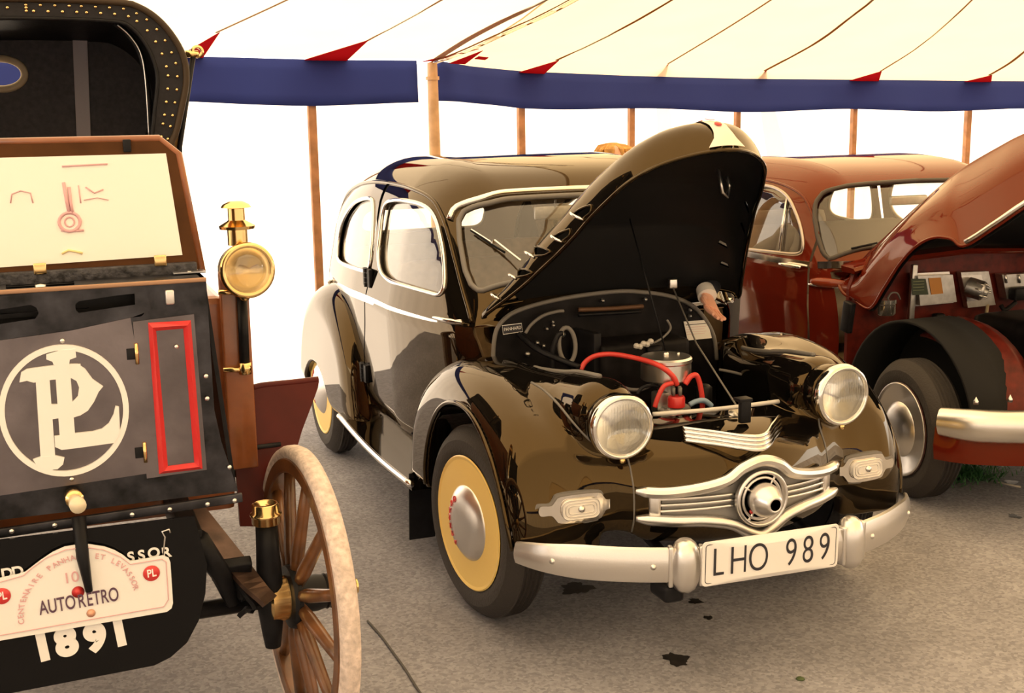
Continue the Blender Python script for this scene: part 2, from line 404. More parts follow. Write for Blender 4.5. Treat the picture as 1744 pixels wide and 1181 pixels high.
wl = EAVE_L[:, :2]+[0, .09]; wr = EAVE_R[:, :2]+[0, .09]
wall_cloth('wall_back', wl, lambda x: eave(x)[1]-.02, 'white canvas tent wall behind the carriage')
wall_cloth('wall_right', wr, lambda x: eave(x)[1]-.02, 'white canvas tent wall behind the two cars')
wall_cloth('wall_left', [(-9, 3.5), (-9, -7.4)], 2.0, 'white canvas side wall beyond the carriage')
wall_cloth('wall_far_side', [(12, 4.8), (12, -6.1)], 1.9, 'white canvas side wall beyond the maroon car')
wall_cloth('added_front_wall', [(-9, -7.45), (12, -6.2)], 1.95, 'unseen white canvas wall added opposite the cars to darken reflections')  # unseen wall, added to cut the sky and darken paint reflections
# valances
def valance(name, P3, h, label):
    P = resample(np.asarray(P3, float), .06); V = []; F = []
    for i, p in enumerate(P):
        wv = .012*math.sin(i*.8)+.008*math.sin(i*.31)
        for k in range(5):
            q = k/4; V.append((p[0], p[1]-.03+wv*q, p[2]-h*q+.01*math.sin(i*.21)*q))
    for i in range(len(P)-1):
        for k in range(4): F.append((i*5+k, i*5+k+1, (i+1)*5+k+1, (i+1)*5+k))
    o = mk(name, V, F, BLUEC); md = o.modifiers.new('thick', 'SOLIDIFY'); md.thickness = .003
    return tag(o, label, 'valance')
valance('valance', np.array([(-9, 3.44, 1.93), (-1.05, 3.44, 1.915), (-.35, 3.44, 1.895), (.245, 3.46, 1.89)]), .245, 'navy blue canvas valance along the tent wall behind the carriage')
valance('valance', np.vstack([[(.375, 3.53, 1.895)], EAVE_R[1:]-[0, .01, 0]]), .235, 'navy blue canvas valance along the tent wall behind the cars')
valance('valance', np.array([(-9, -7.38, 1.95), (1.5, -6.75, 1.93), (12, -6.1, 1.9)]), .26, 'unseen navy blue canvas valance added opposite the cars for dark reflections')  # unseen valance, added to put a dark band into the reflections
# poles
def pole(px_top, py_top, y, wpx, label, zt=None, tilt=0.):
    P = ony(px_top, py_top, y); x = P[0]; d = (np.array([x, y, 1.5])-CAM)@_f; hw = wpx*d/FPX/2
    zt = zt if zt else P[2]
    V, F = box((0, 0, zt/2), (2*hw, .045, zt), None, .006); V = V+np.array([x, y, 0])
    o = mk('tent_pole', V, F, POLE, None, False); return tag(o, label, 'pole', 'square wooden poles along the tent wall')
def wall_y(px, z=1.6):
    # where the pixel column meets the wall line
    best = None
    for x in np.arange(-3, 8, .01):
        p = np.array([x, eave(x)[0], z]); q = proj(p)[0]
        if best is None or abs(q-px) < best[0]: best = (abs(q-px), p)
    return best[1]
PL = [(531, 14, 'square wooden tent pole between the brass lamp and the black car'), (887, 12, 'square wooden tent pole rising above the middle of the black car roof'),
      (1075, 10, 'square wooden tent pole behind the blond head'), (1256, 9, 'square wooden tent pole just behind the raised black bonnet tip'),
      (1455, 9, 'square wooden tent pole behind the middle of the maroon roof'), (1650, 10, 'square wooden tent pole behind the raised maroon bonnet')]
for px, wpx, lab in PL:
    p = wall_y(px); pole(px, proj(p)[1], p[1]+.02, wpx, lab, eave(p[0])[1]-.05)
p = ony(735, 108, 3.48); dd = (p-CAM)@_f
V, F = tube([(p[0]+.012, 3.47, 0), (p[0]+.005, 3.47, 1.0), (p[0], 3.47, 1.88)], [.036, .036, .03], 14)
mm = MB().add(V, F); mm.add(*tube([(p[0], 3.47, 1.78), (p[0], 3.47, 1.80)], .04, 14))
tag(mm.build('corner_pole', mat('pale_pole_wood', (.62, .38, .2), .6, 0, 0, .2, 12), None), 'thick round pale wooden pole in the gap of the blue valance', 'pole')
# seams, red patches
def seam(name, pts, wid, m, label):
    P = spline([on_roof(*q) for q in pts], 10); P[:, 2] -= .012
    o = MB().add(*sweep(P, [(-wid, 0), (wid, 0), (wid, .004), (-wid, .004)])).build(name, m, None, False); return tag(o, label, 'tent seam', 'taped seams of the tent roof', 'structure')
SM = [([(368, 52), (480, 0), (560, -40)], SEAMP, .004), ([(622, 68), (745, 0), (820, -45)], SEAMP, .005), ([(740, 100), (800, 62), (880, 20), (960, -20)], SEAMP, .02),
      ([(948, 100), (1060, 45), (1138, 0), (1190, -35)], SEAMC, .009), ([(1138, 106), (1230, 50), (1308, 0), (1350, -30)], SEAMP, .005), ([(1303, 118), (1390, 70), (1450, 25), (1482, 0), (1510, -30)], SEAMC, .010),
      ([(1500, 119), (1560, 80), (1620, 30), (1652, 0), (1680, -30)], SEAMP, .006), ([(1685, 126), (1720, 105), (1750, 80), (1800, 30)], SEAMC, .010)]
for k, (pts, m, wd) in enumerate(SM): seam('trim_%d' % (k+1), pts, wd, m, 'taped seam running up the tent roof')
def patch3(pts, label):
    P = [on_roof(*q) for q in pts]; P = [p-np.array([0, 0, .016]) for p in P]
    V = P+[q+np.array([0, 0, .004]) for q in P]; n = len(P)
    F = [tuple(range(n)), tuple(range(n, 2*n))[::-1]]+[(i, (i+1) % n, n+(i+1) % n, n+i) for i in range(n)]
    o = mk('roof_patch', V, F, REDC, CEIL[0 if pts[0][0] < 750 else 1], False); o['label'] = label
TR = [([(300, 94), (345, 94), (374, 50)], 'red triangle patch on the roof beside the carriage hood'), ([(508, 101), (588, 101), (627, 64)], 'red triangle patch above the pole beside the black car'),
      ([(718, 101), (742, 99), (815, 79)], 'red patch sliver left of the laced roof joint'), ([(765, 104), (792, 105), (822, 82)], 'red triangle patch right of the laced roof joint'),
      ([(876, 122), (925, 124), (952, 99)], 'red triangle patch first along the eave after the laced joint'), ([(1058, 131), (1112, 132), (1139, 106)], 'red triangle patch above the pole behind the blond head'),
      ([(1238, 135), (1297, 136), (1306, 117)], 'red triangle patch over the raised black bonnet'), ([(1438, 137), (1496, 138), (1502, 118)], 'red triangle patch over the maroon car roof'),
      ([(1632, 139), (1688, 140), (1690, 125)], 'red triangle patch above the raised maroon bonnet'), ([(808, 96), (815, 92), (832, 94), (826, 98)], 'small red square patch beside the laced roof joint')]
for pts, lab in TR: patch3(pts, lab)
# laced joint: daylight gaps imitated by near-white translucent strips between two edge tapes
P = spline([on_roof(*q) for q in [(738, 102), (790, 82), (860, 50), (930, 18), (1000, -20)]], 10)
trim9 = o = MB().add(*sweep(P-[0, 0, .02], [(-.03, 0), (-.022, 0), (-.022, .005), (-.03, .005)])).add(*sweep(P-[0, 0, .02], [(.022, 0), (.03, 0), (.03, .005), (.022, .005)])).build('trim_9', SEAMC, None, False)
tag(o, 'laced joint between the two tent roofs', 'tent seam', None, 'structure')
PP = resample(P, .01); n = len(PP); WSLOT = canvas('daylight_slot_canvas', (.95, .92, .88), (.8, .8, .78), .05)
for k in range(7):
    a = int(n*(k/7.)+2); b = int(n*((k+1)/7.)-2)
    o = MB().add(*sweep(PP[a:b]-[0, 0, .024], [(-.016, 0), (.016, 0), (.016, .003), (-.016, .003)])).build('daylight_slot', WSLOT, trim9, False)
# ================================================================== black saloon: body
DY = thing('black_saloon', (0, 0, 0), 'black vintage saloon with yellow wheels and raised bonnet', 'car')
class Body:
    """cabin = side profile extruded across with rounded edges, tapered in plan"""
    def __init__(s, prof, hw, r, x0=0.):
        P = resample(spline(prof, 12, True), .006, True); s.P = P; s.r = r; s.hw = hw; s.x0 = x0
        T = np.roll(P, -1, 0)-np.roll(P, 1, 0); T /= np.linalg.norm(T, axis=1)[:, None]
        A = .5*np.sum(P[:, 0]*np.roll(P[:, 1], -1)-np.roll(P[:, 0], -1)*P[:, 1])
        s.N = np.stack([-T[:, 1], T[:, 0]], -1)*(1 if A > 0 else -1)   # inward
        s.L = np.arange(len(P))*.006; s.total = len(P)*.006
        s.tab = gridpoly(P, P.min(0)-.05, P.max(0)+.05, .006)
    def side(s, YZ, off=0., sgn=-1):
        y, z = YZ[:, 0], YZ[:, 1]; p = -s.tab(y, z); r = s.r; hw = s.hw(y, z)
        q = np.clip(r-p, 0, r*.9999); x = hw-r+np.sqrt(r*r-q*q)+off
        return np.stack([s.x0+sgn*x, y, z], -1)
    def at(s, ss):
        i = (np.asarray(ss) % s.total)/.006; i0 = np.floor(i).astype(int) % len(s.P); i1 = (i0+1) % len(s.P); f = (i-np.floor(i))[:, None]
        n = s.N[i0]*(1-f)+s.N[i1]*f
        return s.P[i0]*(1-f)+s.P[i1]*f, n/np.linalg.norm(n, axis=1)[:, None]
    def strip(s, SV, off=0.):
        p, n = s.at(SV[:, 0]); v = SV[:, 1]; r = s.r; hw = s.hw(p[:, 0], p[:, 1])
        for _ in range(3):
            th = np.clip((np.abs(v)-(hw-r))/r, 0, 1.55); o = r*(1-np.cos(th)); q = p+n*o[:, None]; hw = s.hw(q[:, 0], q[:, 1])
        x = np.where(np.abs(v) < hw-r, np.abs(v), hw-r+r*np.sin(th))
        if off: q = q-n*(off*np.cos(th))[:, None]; x = x+off*np.sin(th)
        return np.stack([s.x0+np.sign(v)*x, q[:, 0], q[:, 1]], -1)
    def vmax(s, y, z, th): return s.hw(y, z)-s.r+s.r*th
    def smap(s, y, z):
        return s.L[np.argmin((s.P[:, 0]-y)**2+(s.P[:, 1]-z)**2)]
    def pick_side(s, px, py, off=0.):
        x = -.55
        for _ in range(40):
            P = onx(px, py, s.x0+x); x = .5*x+.5*(s.side(P[None, 1:], off)[0, 0]-s.x0)
        return onx(px, py, s.x0+x)[1:]
    def pick_strip(s, px, py, s0, s1, v0, v1, off=0.):
        A, B = np.meshgrid(np.linspace(s0, s1, 60), np.linspace(v0, v1, 60), indexing='ij'); G = np.stack([A.ravel(), B.ravel()], -1)
        for k in range(4):
            Q = proj(s.strip(G, off)); i = np.argmin(((Q-[px, py])**2).sum(1)); c = G[i]; d = np.array([(s1-s0), (v1-v0)])/60/(6**k)*1.5
            A, B = np.meshgrid(np.linspace(-1, 1, 17), np.linspace(-1, 1, 17), indexing='ij'); G = c+np.stack([A.ravel(), B.ravel()], -1)*d
        return c
def dhw(y, z):
    a = .645-.2*np.maximum(z-.85, 0)-.05*np.maximum(.85-z, 0)
    a = a-.13*(np.maximum(1-y, 0)/.7)**1.5-.16*(np.maximum(y-1.5, 0)/1.3)**1.6
    return np.maximum(a, .2)
DB = Body([(.30, .955), (.40, 1.075), (.50, 1.195), (.60, 1.30), (.74, 1.388), (.95, 1.425), (1.25, 1.433), (1.6, 1.423), (1.95, 1.385), (2.25, 1.32), (2.46, 1.20), (2.60, 1.03), (2.70, .80), (2.78, .55), (2.76, .36), (2.6, .27), (1.6, .26), (.6, .26), (.34, .28), (.27, .40), (.255, .70), (.27, .88)], dhw, .20)
TH0 = math.radians(62); P0 = .20*(1-math.cos(TH0))
# side region: the profile pulled in by P0
GUT = resample(DB.P+DB.N*(P0-.002), .02, True)
GUT = GUT[(GUT[:, 1] > .36)]
k0 = np.argmin(np.hypot(GUT[:, 0]-.42, GUT[:, 1]-.40)); GUT = np.roll(GUT, -k0, 0)
if GUT[5, 1] < GUT[0, 1]: GUT = np.roll(GUT[::-1], 1, 0)
def gut_between(y0, y1, zmin=.9):
    q = GUT[(GUT[:, 1] > zmin)]; q = q[np.argsort(np.arctan2(q[:, 1]-.85, q[:, 0]-1.45))[::-1]]; return q[(q[:, 0] > y0) & (q[:, 0] < y1)]
def inset(poly, d):
    poly = np.asarray(poly, float); T = np.roll(poly, -1, 0)-np.roll(poly, 1, 0); T /= np.linalg.norm(T, axis=1)[:, None]+1e-9
    A = .5*np.sum(poly[:, 0]*np.roll(poly[:, 1], -1)-np.roll(poly[:, 0], -1)*poly[:, 1]); N = np.stack([-T[:, 1], T[:, 0]], -1)*(1 if A > 0 else -1)
    return poly+N*d
up_f = gut_between(.30, 1.325, .895); up_r = gut_between(1.335, 2.30, .9); up_q = gut_between(2.305, 3, .60)
FD = np.vstack([up_f, [(1.325, 1.1), (1.318, .9), (1.36, .75), (1.425, .60), (1.43, .36), (.40, .36), (.335, .44), (.335, .76), (.355, .83)]])
RD = np.vstack([up_r, [(2.30, .95), (2.30, .60), (2.25, .45), (1.8, .36), (1.44, .36), (1.435, .6), (1.37, .75), (1.328, .9), (1.335, 1.1)]])
QP = np.vstack([up_q, [(2.56, .50), (2.31, .50), (2.31, .95)]])
FD = resample(FD, .025, True); RD = resample(RD, .025, True); QP = resample(QP, .025, True)
FWpx = [(648, 400), (655, 352), (672, 341), (700, 343), (726, 352), (742, 372), (752, 410), (757, 450), (757, 488), (748, 502), (728, 498), (690, 487), (662, 477), (649, 462), (645, 435)]
RWpx = [(598, 352), (612, 341), (630, 338), (636, 350), (635, 400), (631, 450), (624, 462), (606, 458), (584, 449), (576, 438), (577, 410), (584, 378)]
FW = resample(spline([DB.pick_side(*q) for q in FWpx], 5, True), .018, True); RW = resample(spline([DB.pick_side(*q) for q in RWpx], 5, True), .018, True)
s_b = DB.smap(.30, .955); s_t = DB.smap(.74, 1.388)
WSpx = [(911, 337), (870, 340), (835, 346), (808, 352), (790, 360), (781, 376), (783, 410), (792, 460), (803, 486), (818, 497)]
ws = np.array([DB.pick_strip(px, py, s_b, s_t, -.52, .1) for px, py in WSpx]); ws[:, 1] = np.minimum(ws[:, 1], -.15)
slow = ws[-1, 0]; WS = np.vstack([ws[1:], [(slow-.008, -.30), (slow-.012, -.15), (slow-.012, .0)]]); WS[0, 0] = ws[0, 0]
top = np.array([(ws[0, 0]+.004, 0.), (ws[0, 0]+.003, -.15)])
WS = np.vstack([top, WS]); WSR = WS[::-1].copy(); WSR[:, 1] *= -1
WSH = resample(np.vstack([WS, WSR[1:-1]]), .02, True)
_rw = np.array([DB.pick_strip(px, py, DB.smap(2.25, 1.32), DB.smap(2.72, .75), -.1, .5, -.02) for px, py in ((826, 354), (826, 388))])
RWIN = rrect(abs(_rw[0, 0]-_rw[1, 0])+.02, 2*_rw[:, 1].mean(), .055, 6, (_rw[:, 0].mean(), 0))
RWIN = np.asarray(RWIN)
vm = DB.r*TH0
def strip_outline(s0, s1, pad=0.):
    S = np.arange(s0, s1, .02); p, n = DB.at(S); hw = DB.hw(p[:, 0]+n[:, 0]*P0, p[:, 1]+n[:, 1]*P0); v = hw-DB.r+vm+pad
    return np.vstack([np.stack([S, -v], -1), np.stack([S, v], -1)[::-1]])
ST0, ST1 = DB.smap(.29, .93), DB.smap(2.77, .40)
if ST0 > ST1: ST0 -= DB.total
ro = strip_outline(ST0, ST1)
roof = patch('roof_shell', DB.strip, ro, [WSH, RWIN], BLACK, DY, .03)
nv = np.array([roof.data.vertices[0].normal]);
def outward(o, ctr):
    me = o.data; c = np.array([me.polygons[len(me.polygons)//2].center]); n = np.array(me.polygons[len(me.polygons)//2].normal)
    return float(((c[0]-np.asarray(ctr))@n)) > 0
patch('headlining', lambda q: DB.strip(q, -.018), ro, [WSH, RWIN], LINER, DY, .05)
for sg, nm in ((-1, ''), (1, '')):
    fn = lambda q, o=0., s=sg: DB.side(q, o, s)
    doors = []
    for D, W, n in ((FD, FW, 'front_door'), (RD, RW, 'rear_door')):
        d = patch(n, fn, inset(D, .0025), [W], BLACK, DY, .03, sg < 0); doors.append(d)
        patch('door_lining', lambda q: fn(q, -.03), inset(D, .02), [W], SEATCL, d, .06)
        patch('window_glass', lambda q: fn(q, -.014), inset(W, -.006), [], GLASS, d, .06)
        mk('window_frame', *tube(fn(W, .001), .0085, 8, True), CHROME, d)
    patch('rear_quarter', fn, QP, [], BLACK, DY, .03, sg < 0)
    mk('door_gap_backing', *(lambda V2F: (fn(V2F[0], -.008), V2F[1]))(fill2d(resample(np.vstack([up_f[:1], up_f, up_r, up_q[:1], [(2.3, .40), (.36, .38)]]), .03, True), [inset(FW, -.02), inset(RW, -.02)], .05)), BLKMET, DY)
    # drip rail
    gl = np.vstack([up_f, up_r, up_q]); gl = resample(spline(gl[::3], 4), .02)
    mk('drip_rail', *tube(fn(gl, .004), .0075, 8), BLACK, DY)
    # belt moulding, widest in the middle and pointed at both ends
    Yb = np.linspace(2.33, .565, 50); Zb = np.interp(Yb, [.565, 1.28, 1.78, 2.33], [.876, .860, .842, .806])
    def sec(t): h = .003+.013*math.sin(pi*min(1, max(0, t)))**.8; return [(-.001, -h), (.010, -h*.6), (.013, 0), (.010, h*.6), (-.001, h)]
    B = fn(np.stack([Yb, Zb], -1), 0.)
    bm_ = MB().add(*sweep(B if sg < 0 else B, (lambda t: [(-a*1.0, b) for a, b in sec(t)]) if sg < 0 else sec)); bm_.build('belt_moulding', CHROME, doors[0])
    # handles
    for (y0, y1, z, d) in ((.40, .56, .893, doors[0]), (2.12, 2.30, .822, doors[1])):
        yy = np.linspace(y0, y1, 12); H = fn(np.stack([yy, np.full(12, z)], -1), .022)
        rr = [.006, .007, .009, .010, .010, .009, .009, .008, .008, .007, .006, .004]
        h = MB().add(*tube(H, rr, 10)); b = fn(np.array([[y0+.03, z]]), 0.)[0]; b2 = fn(np.array([[y0+.03, z]]), .022)[0]; h.add(*tube([b, b2], .009, 10)); h.build('door_handle', CHROME, d)
    for (y, z) in ((1.322, .945), (1.43, .525)):
        hb = MB()
        for dy in (-.028, .028):
            p_ = fn(np.array([[y+dy, z]]), .006)[0]; hb.add(*box(p_, (.016, .046, .075), None, .004))
        q_ = fn(np.array([[y, z]]), .012)[0]
        for dz in (-.03, -.01, .01, .03): hb.add(*tube([q_+[0, 0, dz-.008], q_+[0, 0, dz+.008]], .011, 10))
        hb.build('door_hinge', BLKMET, doors[0])
# windscreen
wg = patch('windscreen', lambda q: DB.strip(q, -.012), inset(WSH, -.008), [], GLASS, DY, .05)
mk('windscreen_seal', *tube(DB.strip(WSH, .001), .010, 8, True), SEAL, wg)
eb = np.vstack([WS[::-1]*[1, 1], WSR[1:]*[1, 1]]); eb = eb[eb[:, 0] > ws[5, 0]-.01]; eb = eb[np.argsort(eb[:, 1])]
eb = resample(spline(eb, 5), .02); eb = eb+np.stack([np.full(len(eb), .030), np.sign(eb[:, 1])*.03*np.clip((np.abs(eb[:, 1])-.25)/.15, 0, 1)], -1)
mk('windscreen_eyebrow', *tube(DB.strip(eb, .004), .013, 10), CHROME, wg)
patch('rear_window', lambda q: DB.strip(q, -.012), inset(RWIN, -.006), [], GLASS, DY, .06)
mk('rear_window_seal', *tube(DB.strip(RWIN, .0), .009, 8, True), SEAL, DY)
# wiper: pivot on the cowl, blade up to the left
a = DB.strip(DB.pick_strip(886, 446, s_b, s_t, -.5, .2, .012)[None], .02)[0]; b = DB.strip(DB.pick_strip(803, 391, s_b, s_t, -.5, .2, .012)[None], .014)[0]; m_ = (a*.45+b*.55)
wi = MB().add(*tube([a, m_+[0, -.012, .012]], .004, 8)); wi.add(*tube([b, a*.25+b*.75, m_], .003, 6)); wi.add(*box(m_+[0, -.006, .006], (.016, .016, .012))); wi.build('wiper', CHROME, wg)
mk('wiper_blade', *tube([b+[.0, .006, -.004], m_+[0, .006, -.008], a*.7+b*.3+[0, .006, -.006]], .004, 6), BLKMET, wg)
# mirror inside
mc = ony(944, 362, .66)
mi = MB().add(*box(mc, (.155, .02, .052), rotm('Z', -.15), .008)); mi.add(*tube([mc, mc+[.0, -.02, .07]], .005, 8)); mi.build('rear_view_mirror', ALUDULL, DY)
# interior
it = MB(); it.add(*box((0, 1.35, .34), (1.18, 1.9, .03))); it.build('cabin_floor', SEATCL, DY)
def bench(y, name, back=.50):
    V, F = box((0, y, .50), (1.02, .48, .17), None, .06); s_ = mk(name, V, F, SEATCL, DY)
    V, F = box((0, y+.26, .76), (1.02, .14, back), rotm('X', -.22), .06); mk('seat_back', V, F, SEATCL, s_)
bench(1.00, 'front_seat'); bench(1.80, 'rear_seat', .46)
V, F = box((0, .46, .86), (.86, .12, .13), None, .04); mk('dashboard', V, F, BLACK, DY)
t = np.linspace(0, 2*pi, 40, endpoint=False); cst = np.array([.27, .66, .92]); e2 = np.array([0, .45, .89])
st = MB().add(*tube(cst+.19*np.cos(t)[:, None]*np.array([1, 0, 0])+.19*np.sin(t)[:, None]*e2, .011, 8, True)); st.add(*tube([cst, cst+[0, -.2, -.12]], .014, 8))
for q in (0, 2.1, 4.2): st.add(*tube([cst, cst+.19*math.cos(q)*np.array([1, 0, 0])+.19*math.sin(q)*e2], .007, 6))
st.build('steering_wheel', CREAMTRIM, DY)
# ================================================================== black saloon: wings, nose, wheels
FP = gridpoly(resample(spline([(.62, .26), (.625, .42), (.58, .57), (.46, .70), (.28, .79), (.10, .818), (-.10, .80), (-.28, .735), (-.41, .63), (-.475, .50), (-.49, .38), (-.45, .30), (-.2, .27), (.3, .25)], 10, True), .01, True), (-.75, .1), (.9, 1.0))
RP = gridpoly(resample(spline([(1.44, .25), (1.46, .42), (1.53, .60), (1.66, .73), (1.84, .81), (2.03, .832), (2.22, .80), (2.38, .71), (2.49, .57), (2.55, .42), (2.56, .28), (2.3, .22), (1.7, .22)], 10, True), .01, True), (1.2, .0), (2.8, 1.0))
BAY = gridpoly(resample(spline([(-.33, 0), (-.335, .18), (-.31, .25), (-.20, .295), (-.02, .325), (.15, .36), (.40, .40), (.40, -.40), (.15, -.36), (-.02, -.325), (-.20, -.295), (-.31, -.25), (-.335, -.18)], 8, True), .01, True), (-.6, -.7), (.6, .7))
def yfront(x): return -.635+1.30*x*x/(1+2.6*x*x)
def nose_only(x, y, z):
    ax = np.abs(x)
    ztop = .69-.22*np.maximum(-.45-y, 0)-.06*np.clip((ax-.0)/.3, 0, 1)**2*np.clip((-y-.3)/.3, 0, 1)
    f1 = (yfront(ax)+.10*np.maximum(z-.52, 0)**1.0+.35*np.maximum(.44-z, 0)-y); d = smax(f1*.95, z-ztop, .13)
    d = smax(d, .355-z, .05); d = smax(d, ax-.63, .12); return smax(d, y-.32, .02)
def clip(x, y, z):
    ax = np.abs(x)
    fen = rext(FP(y, z), np.abs(ax-.535), .165, .13)
    no = nose_only(x, y, z)
    A = np.array([.41, .17, .68]); B = np.array([.376, -.385, .738]); ba = B-A; L2 = ba@ba
    t = np.clip(((ax-A[0])*ba[0]+(y-A[1])*ba[1]+(z-A[2])*ba[2])/L2, 0, 1); rr = .042+.062*np.sqrt(np.clip(t*1.35, 0, 1))
    pod = np.sqrt((ax-A[0]-t*ba[0])**2+(y-A[1]-t*ba[1])**2+(z-A[2]-t*ba[2])**2)-rr
    d = smin(fen, no, .07); d = smin(d, pod, .06)
    bay = smax(BAY(y, x), .36-z, .01); d = smax(d, -bay, .008)
    arch = smax(np.sqrt((y+.035)**2+(z-.315)**2)-.395, .40-ax, .02); arch = np.minimum(arch, smax(smax(np.abs(y+.03)-.395, z-.315, .01), .40-ax, .02)); d = smax(d, -arch, .010)
    d = np.maximum(d, .335-z-.25*np.maximum(y-.30, 0)*.5-.0)
    und = smax(smax(z-.40, np.abs(y+.08)-.42, .02), ax-.42, .02)
    return smax(d, -und, .01)
V, F, N = surfnet(clip, (-.74, -.72, .26), (.74, .68, .90), .0095)
left = V[F][:, :, 0].mean(1)
cx_ = V[F].mean(1)
def sub(name, sel):
    f = F[sel]; u, inv = np.unique(f, return_inverse=True); return mk(name, V[u], inv.reshape(f.shape), BLACK, DY, True, N[u])
sub('front_wing', cx_[:, 0] < -.335); sub('front_wing', cx_[:, 0] > .335); nose = sub('nose_panel', (cx_[:, 0] >= -.335) & (cx_[:, 0] <= .335))
nose['label'] = 'black nose panel between the front wings'
def rear(x, y, z):
    ax = np.abs(x); d = rext(RP(y, z), np.abs(ax-.53), .175, .13)
    arch = smax(np.sqrt((y-2.12)**2+(z-.13)**2)-.315, .42-ax, .02); arch = np.minimum(arch, smax(smax(np.abs(y-2.12)-.315, z-.13, .01), .42-ax, .02))
    return np.maximum(smax(d, -arch, .01), .26-z)
V2, F2, N2 = surfnet(lambda x, y, z: np.maximum(rear(x, y, z), x+.30), (-.74, 1.36, .2), (-.28, 2.64, .90), .0105)
mk('rear_wing', V2, F2, BLACK, DY, True, N2)
V3 = V2*[-1, 1, 1]; N3 = N2*[-1, 1, 1]; mk('rear_wing', V3, F2[:, ::-1], BLACK, DY, True, N3)
def drop(fn, x, y, z0=1.0):
    zz = np.arange(z0, .2, -.002); d_ = fn(np.full(len(zz), x), np.full(len(zz), y), zz); i = np.argmax(d_ < 0); return zz[i]
def march(fn, px, py, t0=2.4, t1=5.5):
    d = ray(px, py); tt = np.arange(t0, t1, .003); P = CAM+tt[:, None]*d; f_ = fn(P[:, 0], P[:, 1], P[:, 2]); i = np.argmax(f_ < 0); return P[i]
BEAD = [march(clip, *q) for q in ((905, 652), (925, 664), (950, 688), (975, 718), (1000, 745), (1016, 757))]; REST = [np.array([x, y, drop(clip, x, y)+.003]) for x, y in ((-.395, .09), (-.388, .03), (-.383, -.05), (-.379, -.13), (-.376, -.22), (-.374, -.31), (-.373, -.37))]
for sg in (-1, 1):   # wing beading along the seam, rubber strip over the lamp pod
    mk('wing_beading', *tube(spline([p*np.array([-sg, 1, 1]) for p in BEAD], 5), .0045, 6), SEAL, DY); mk('bonnet_rest_strip', *tube(spline([p*np.array([-sg, 1, 1]) for p in REST], 5), .0075, 8), SEAL, DY)
    # running board with bright edge
    RB = MB(); yy = np.linspace(.50, 1.60, 20); 
    V_, F_ = sweep([(sg*.64, y, .30-.02*math.sin(pi*(y-.5)/1.1)) for y in yy], [(-.07, -.02), (.07, -.02), (.07, .012), (-.07, .016)]); r_ = mk('running_board', V_, F_, BLACK, DY, True, None, 30)
    mk('bright_edge', *tube([(sg*.712, y, .303-.02*math.sin(pi*(y-.5)/1.1)) for y in yy], .013, 8), CHROME, r_)
    V_, F_ = box((sg*.60, 1.0, .315), (.03, 1.3, .13)); mk('sill', V_, F_, BLACK, DY, False)
    V_, F_ = box((sg*.655, .56, .20), (.10, .008, .26), rotm('X', .08), .003); mk('mud_flap', V_, F_, BLKMET, DY, False)
# wheels
def make_wheel(parent, c, sg, R=.315, rim=.215, cap=.125, wid=.145, rimmat=YELLOW, steer=0., letter=None):
    ax = np.array([sg*math.cos(steer), sg*math.sin(steer), 0.]); h = wid/2
    c = np.asarray(c, float)
    pr = [(rim-.01, h-.035), (rim, h-.012), (rim+.012, h-.004), (rim+.035, h), (R-.045, h-.001), (R-.018, h-.018), (R-.005, h-.038)]
    for k in range(5):
        zc = (h-.040)*(1-2*k/4.)
        if k: pr += [(R-.008, zc+.0035), (R, zc+.0005)]
        pr += [(R, zc-.0005), (R-.008, zc-.0035)] if k < 4 else []
    pr += [(R-.005, -h+.038), (R-.018, -h+.018), (R-.045, -h+.001), (rim+.02, -h), (rim-.01, -h+.03)]
    disc = [(rim+.006, h-.004), (rim+.002, h-.001), (rim-.008, h-.004), (rim-.014, h-.020), (rim-.03, h-.030), (rim-.05, h-.024), (cap+.03, h-.012), (cap+.012, h-.014), (cap, h-.02), (0, h-.02)]
    w_ = mk('wheel', *lathe(disc, c, ax, 56), rimmat, parent, True, None, 50)
    mk('wheel_inner', *lathe([(rim-.006, h-.03), (rim-.006, -h+.02), (.06, -h+.02), (.05, -h-.02), (0, -h-.02)], c, ax, 40), BLKMET, w_, True, None, 40)
    mk('tyre', *lathe(pr, c, ax, 72), RUBBER, w_, True, None, 28)
    cp = [(cap, h-.016), (cap, h-.006), (cap-.006, h+.001), (cap-.018, h+.010), (cap*.72, h+.019), (cap*.4, h+.026), (cap*.15, h+.028), (0, h+.028)]
    mk('hubcap', *lathe(cp, c, ax, 48), SATIN, w_)
    x, y, d = frame(ax)
    return w_, c, ax, h
WH = {}
for sg, y, st in ((-1, 0., .13), (1, 0., .13), (-1, 2.13, 0.), (1, 2.13, 0.)):
    w_, c_, ax, h = make_wheel(DY, (sg*.605, y, .315), sg, steer=st)
    up = np.array([0, 0, 1.]); fw = np.cross(up, ax); e = np.cross(ax, fw)
    for a0 in (100, 220, 340):   # three dark slots by the hubcap
        a_ = math.radians(a0); p_ = c_+ax*(h-.0100)+(.152)*(math.cos(a_)*fw+math.sin(a_)*up); t_ = -math.sin(a_)*fw+math.cos(a_)*up
        R3 = np.stack([t_, math.cos(a_)*fw+math.sin(a_)*up, ax], -1); V_, F_ = box((0, 0, 0), (.022, .012, .006)); mk('slot', V_@R3.T+p_, F_, BLKMET, w_, False)
    s_ = 'PANHARD'
    for k, ch in enumerate(s_):
        a_ = math.radians((238-k*19.5) if sg < 0 else (238-k*19.5)); rv = math.cos(a_)*fw*(1)+math.sin(a_)*up
        # fw points to the right when the hubcap is looked at
        tv = math.sin(a_)*fw-math.cos(a_)*up
        text(ch, .030, c_+ax*(h+.0215)+rv*.084, tv, rv*.95-ax*.30, RED, w_, 'cap_letter', .0015, sx=.95)
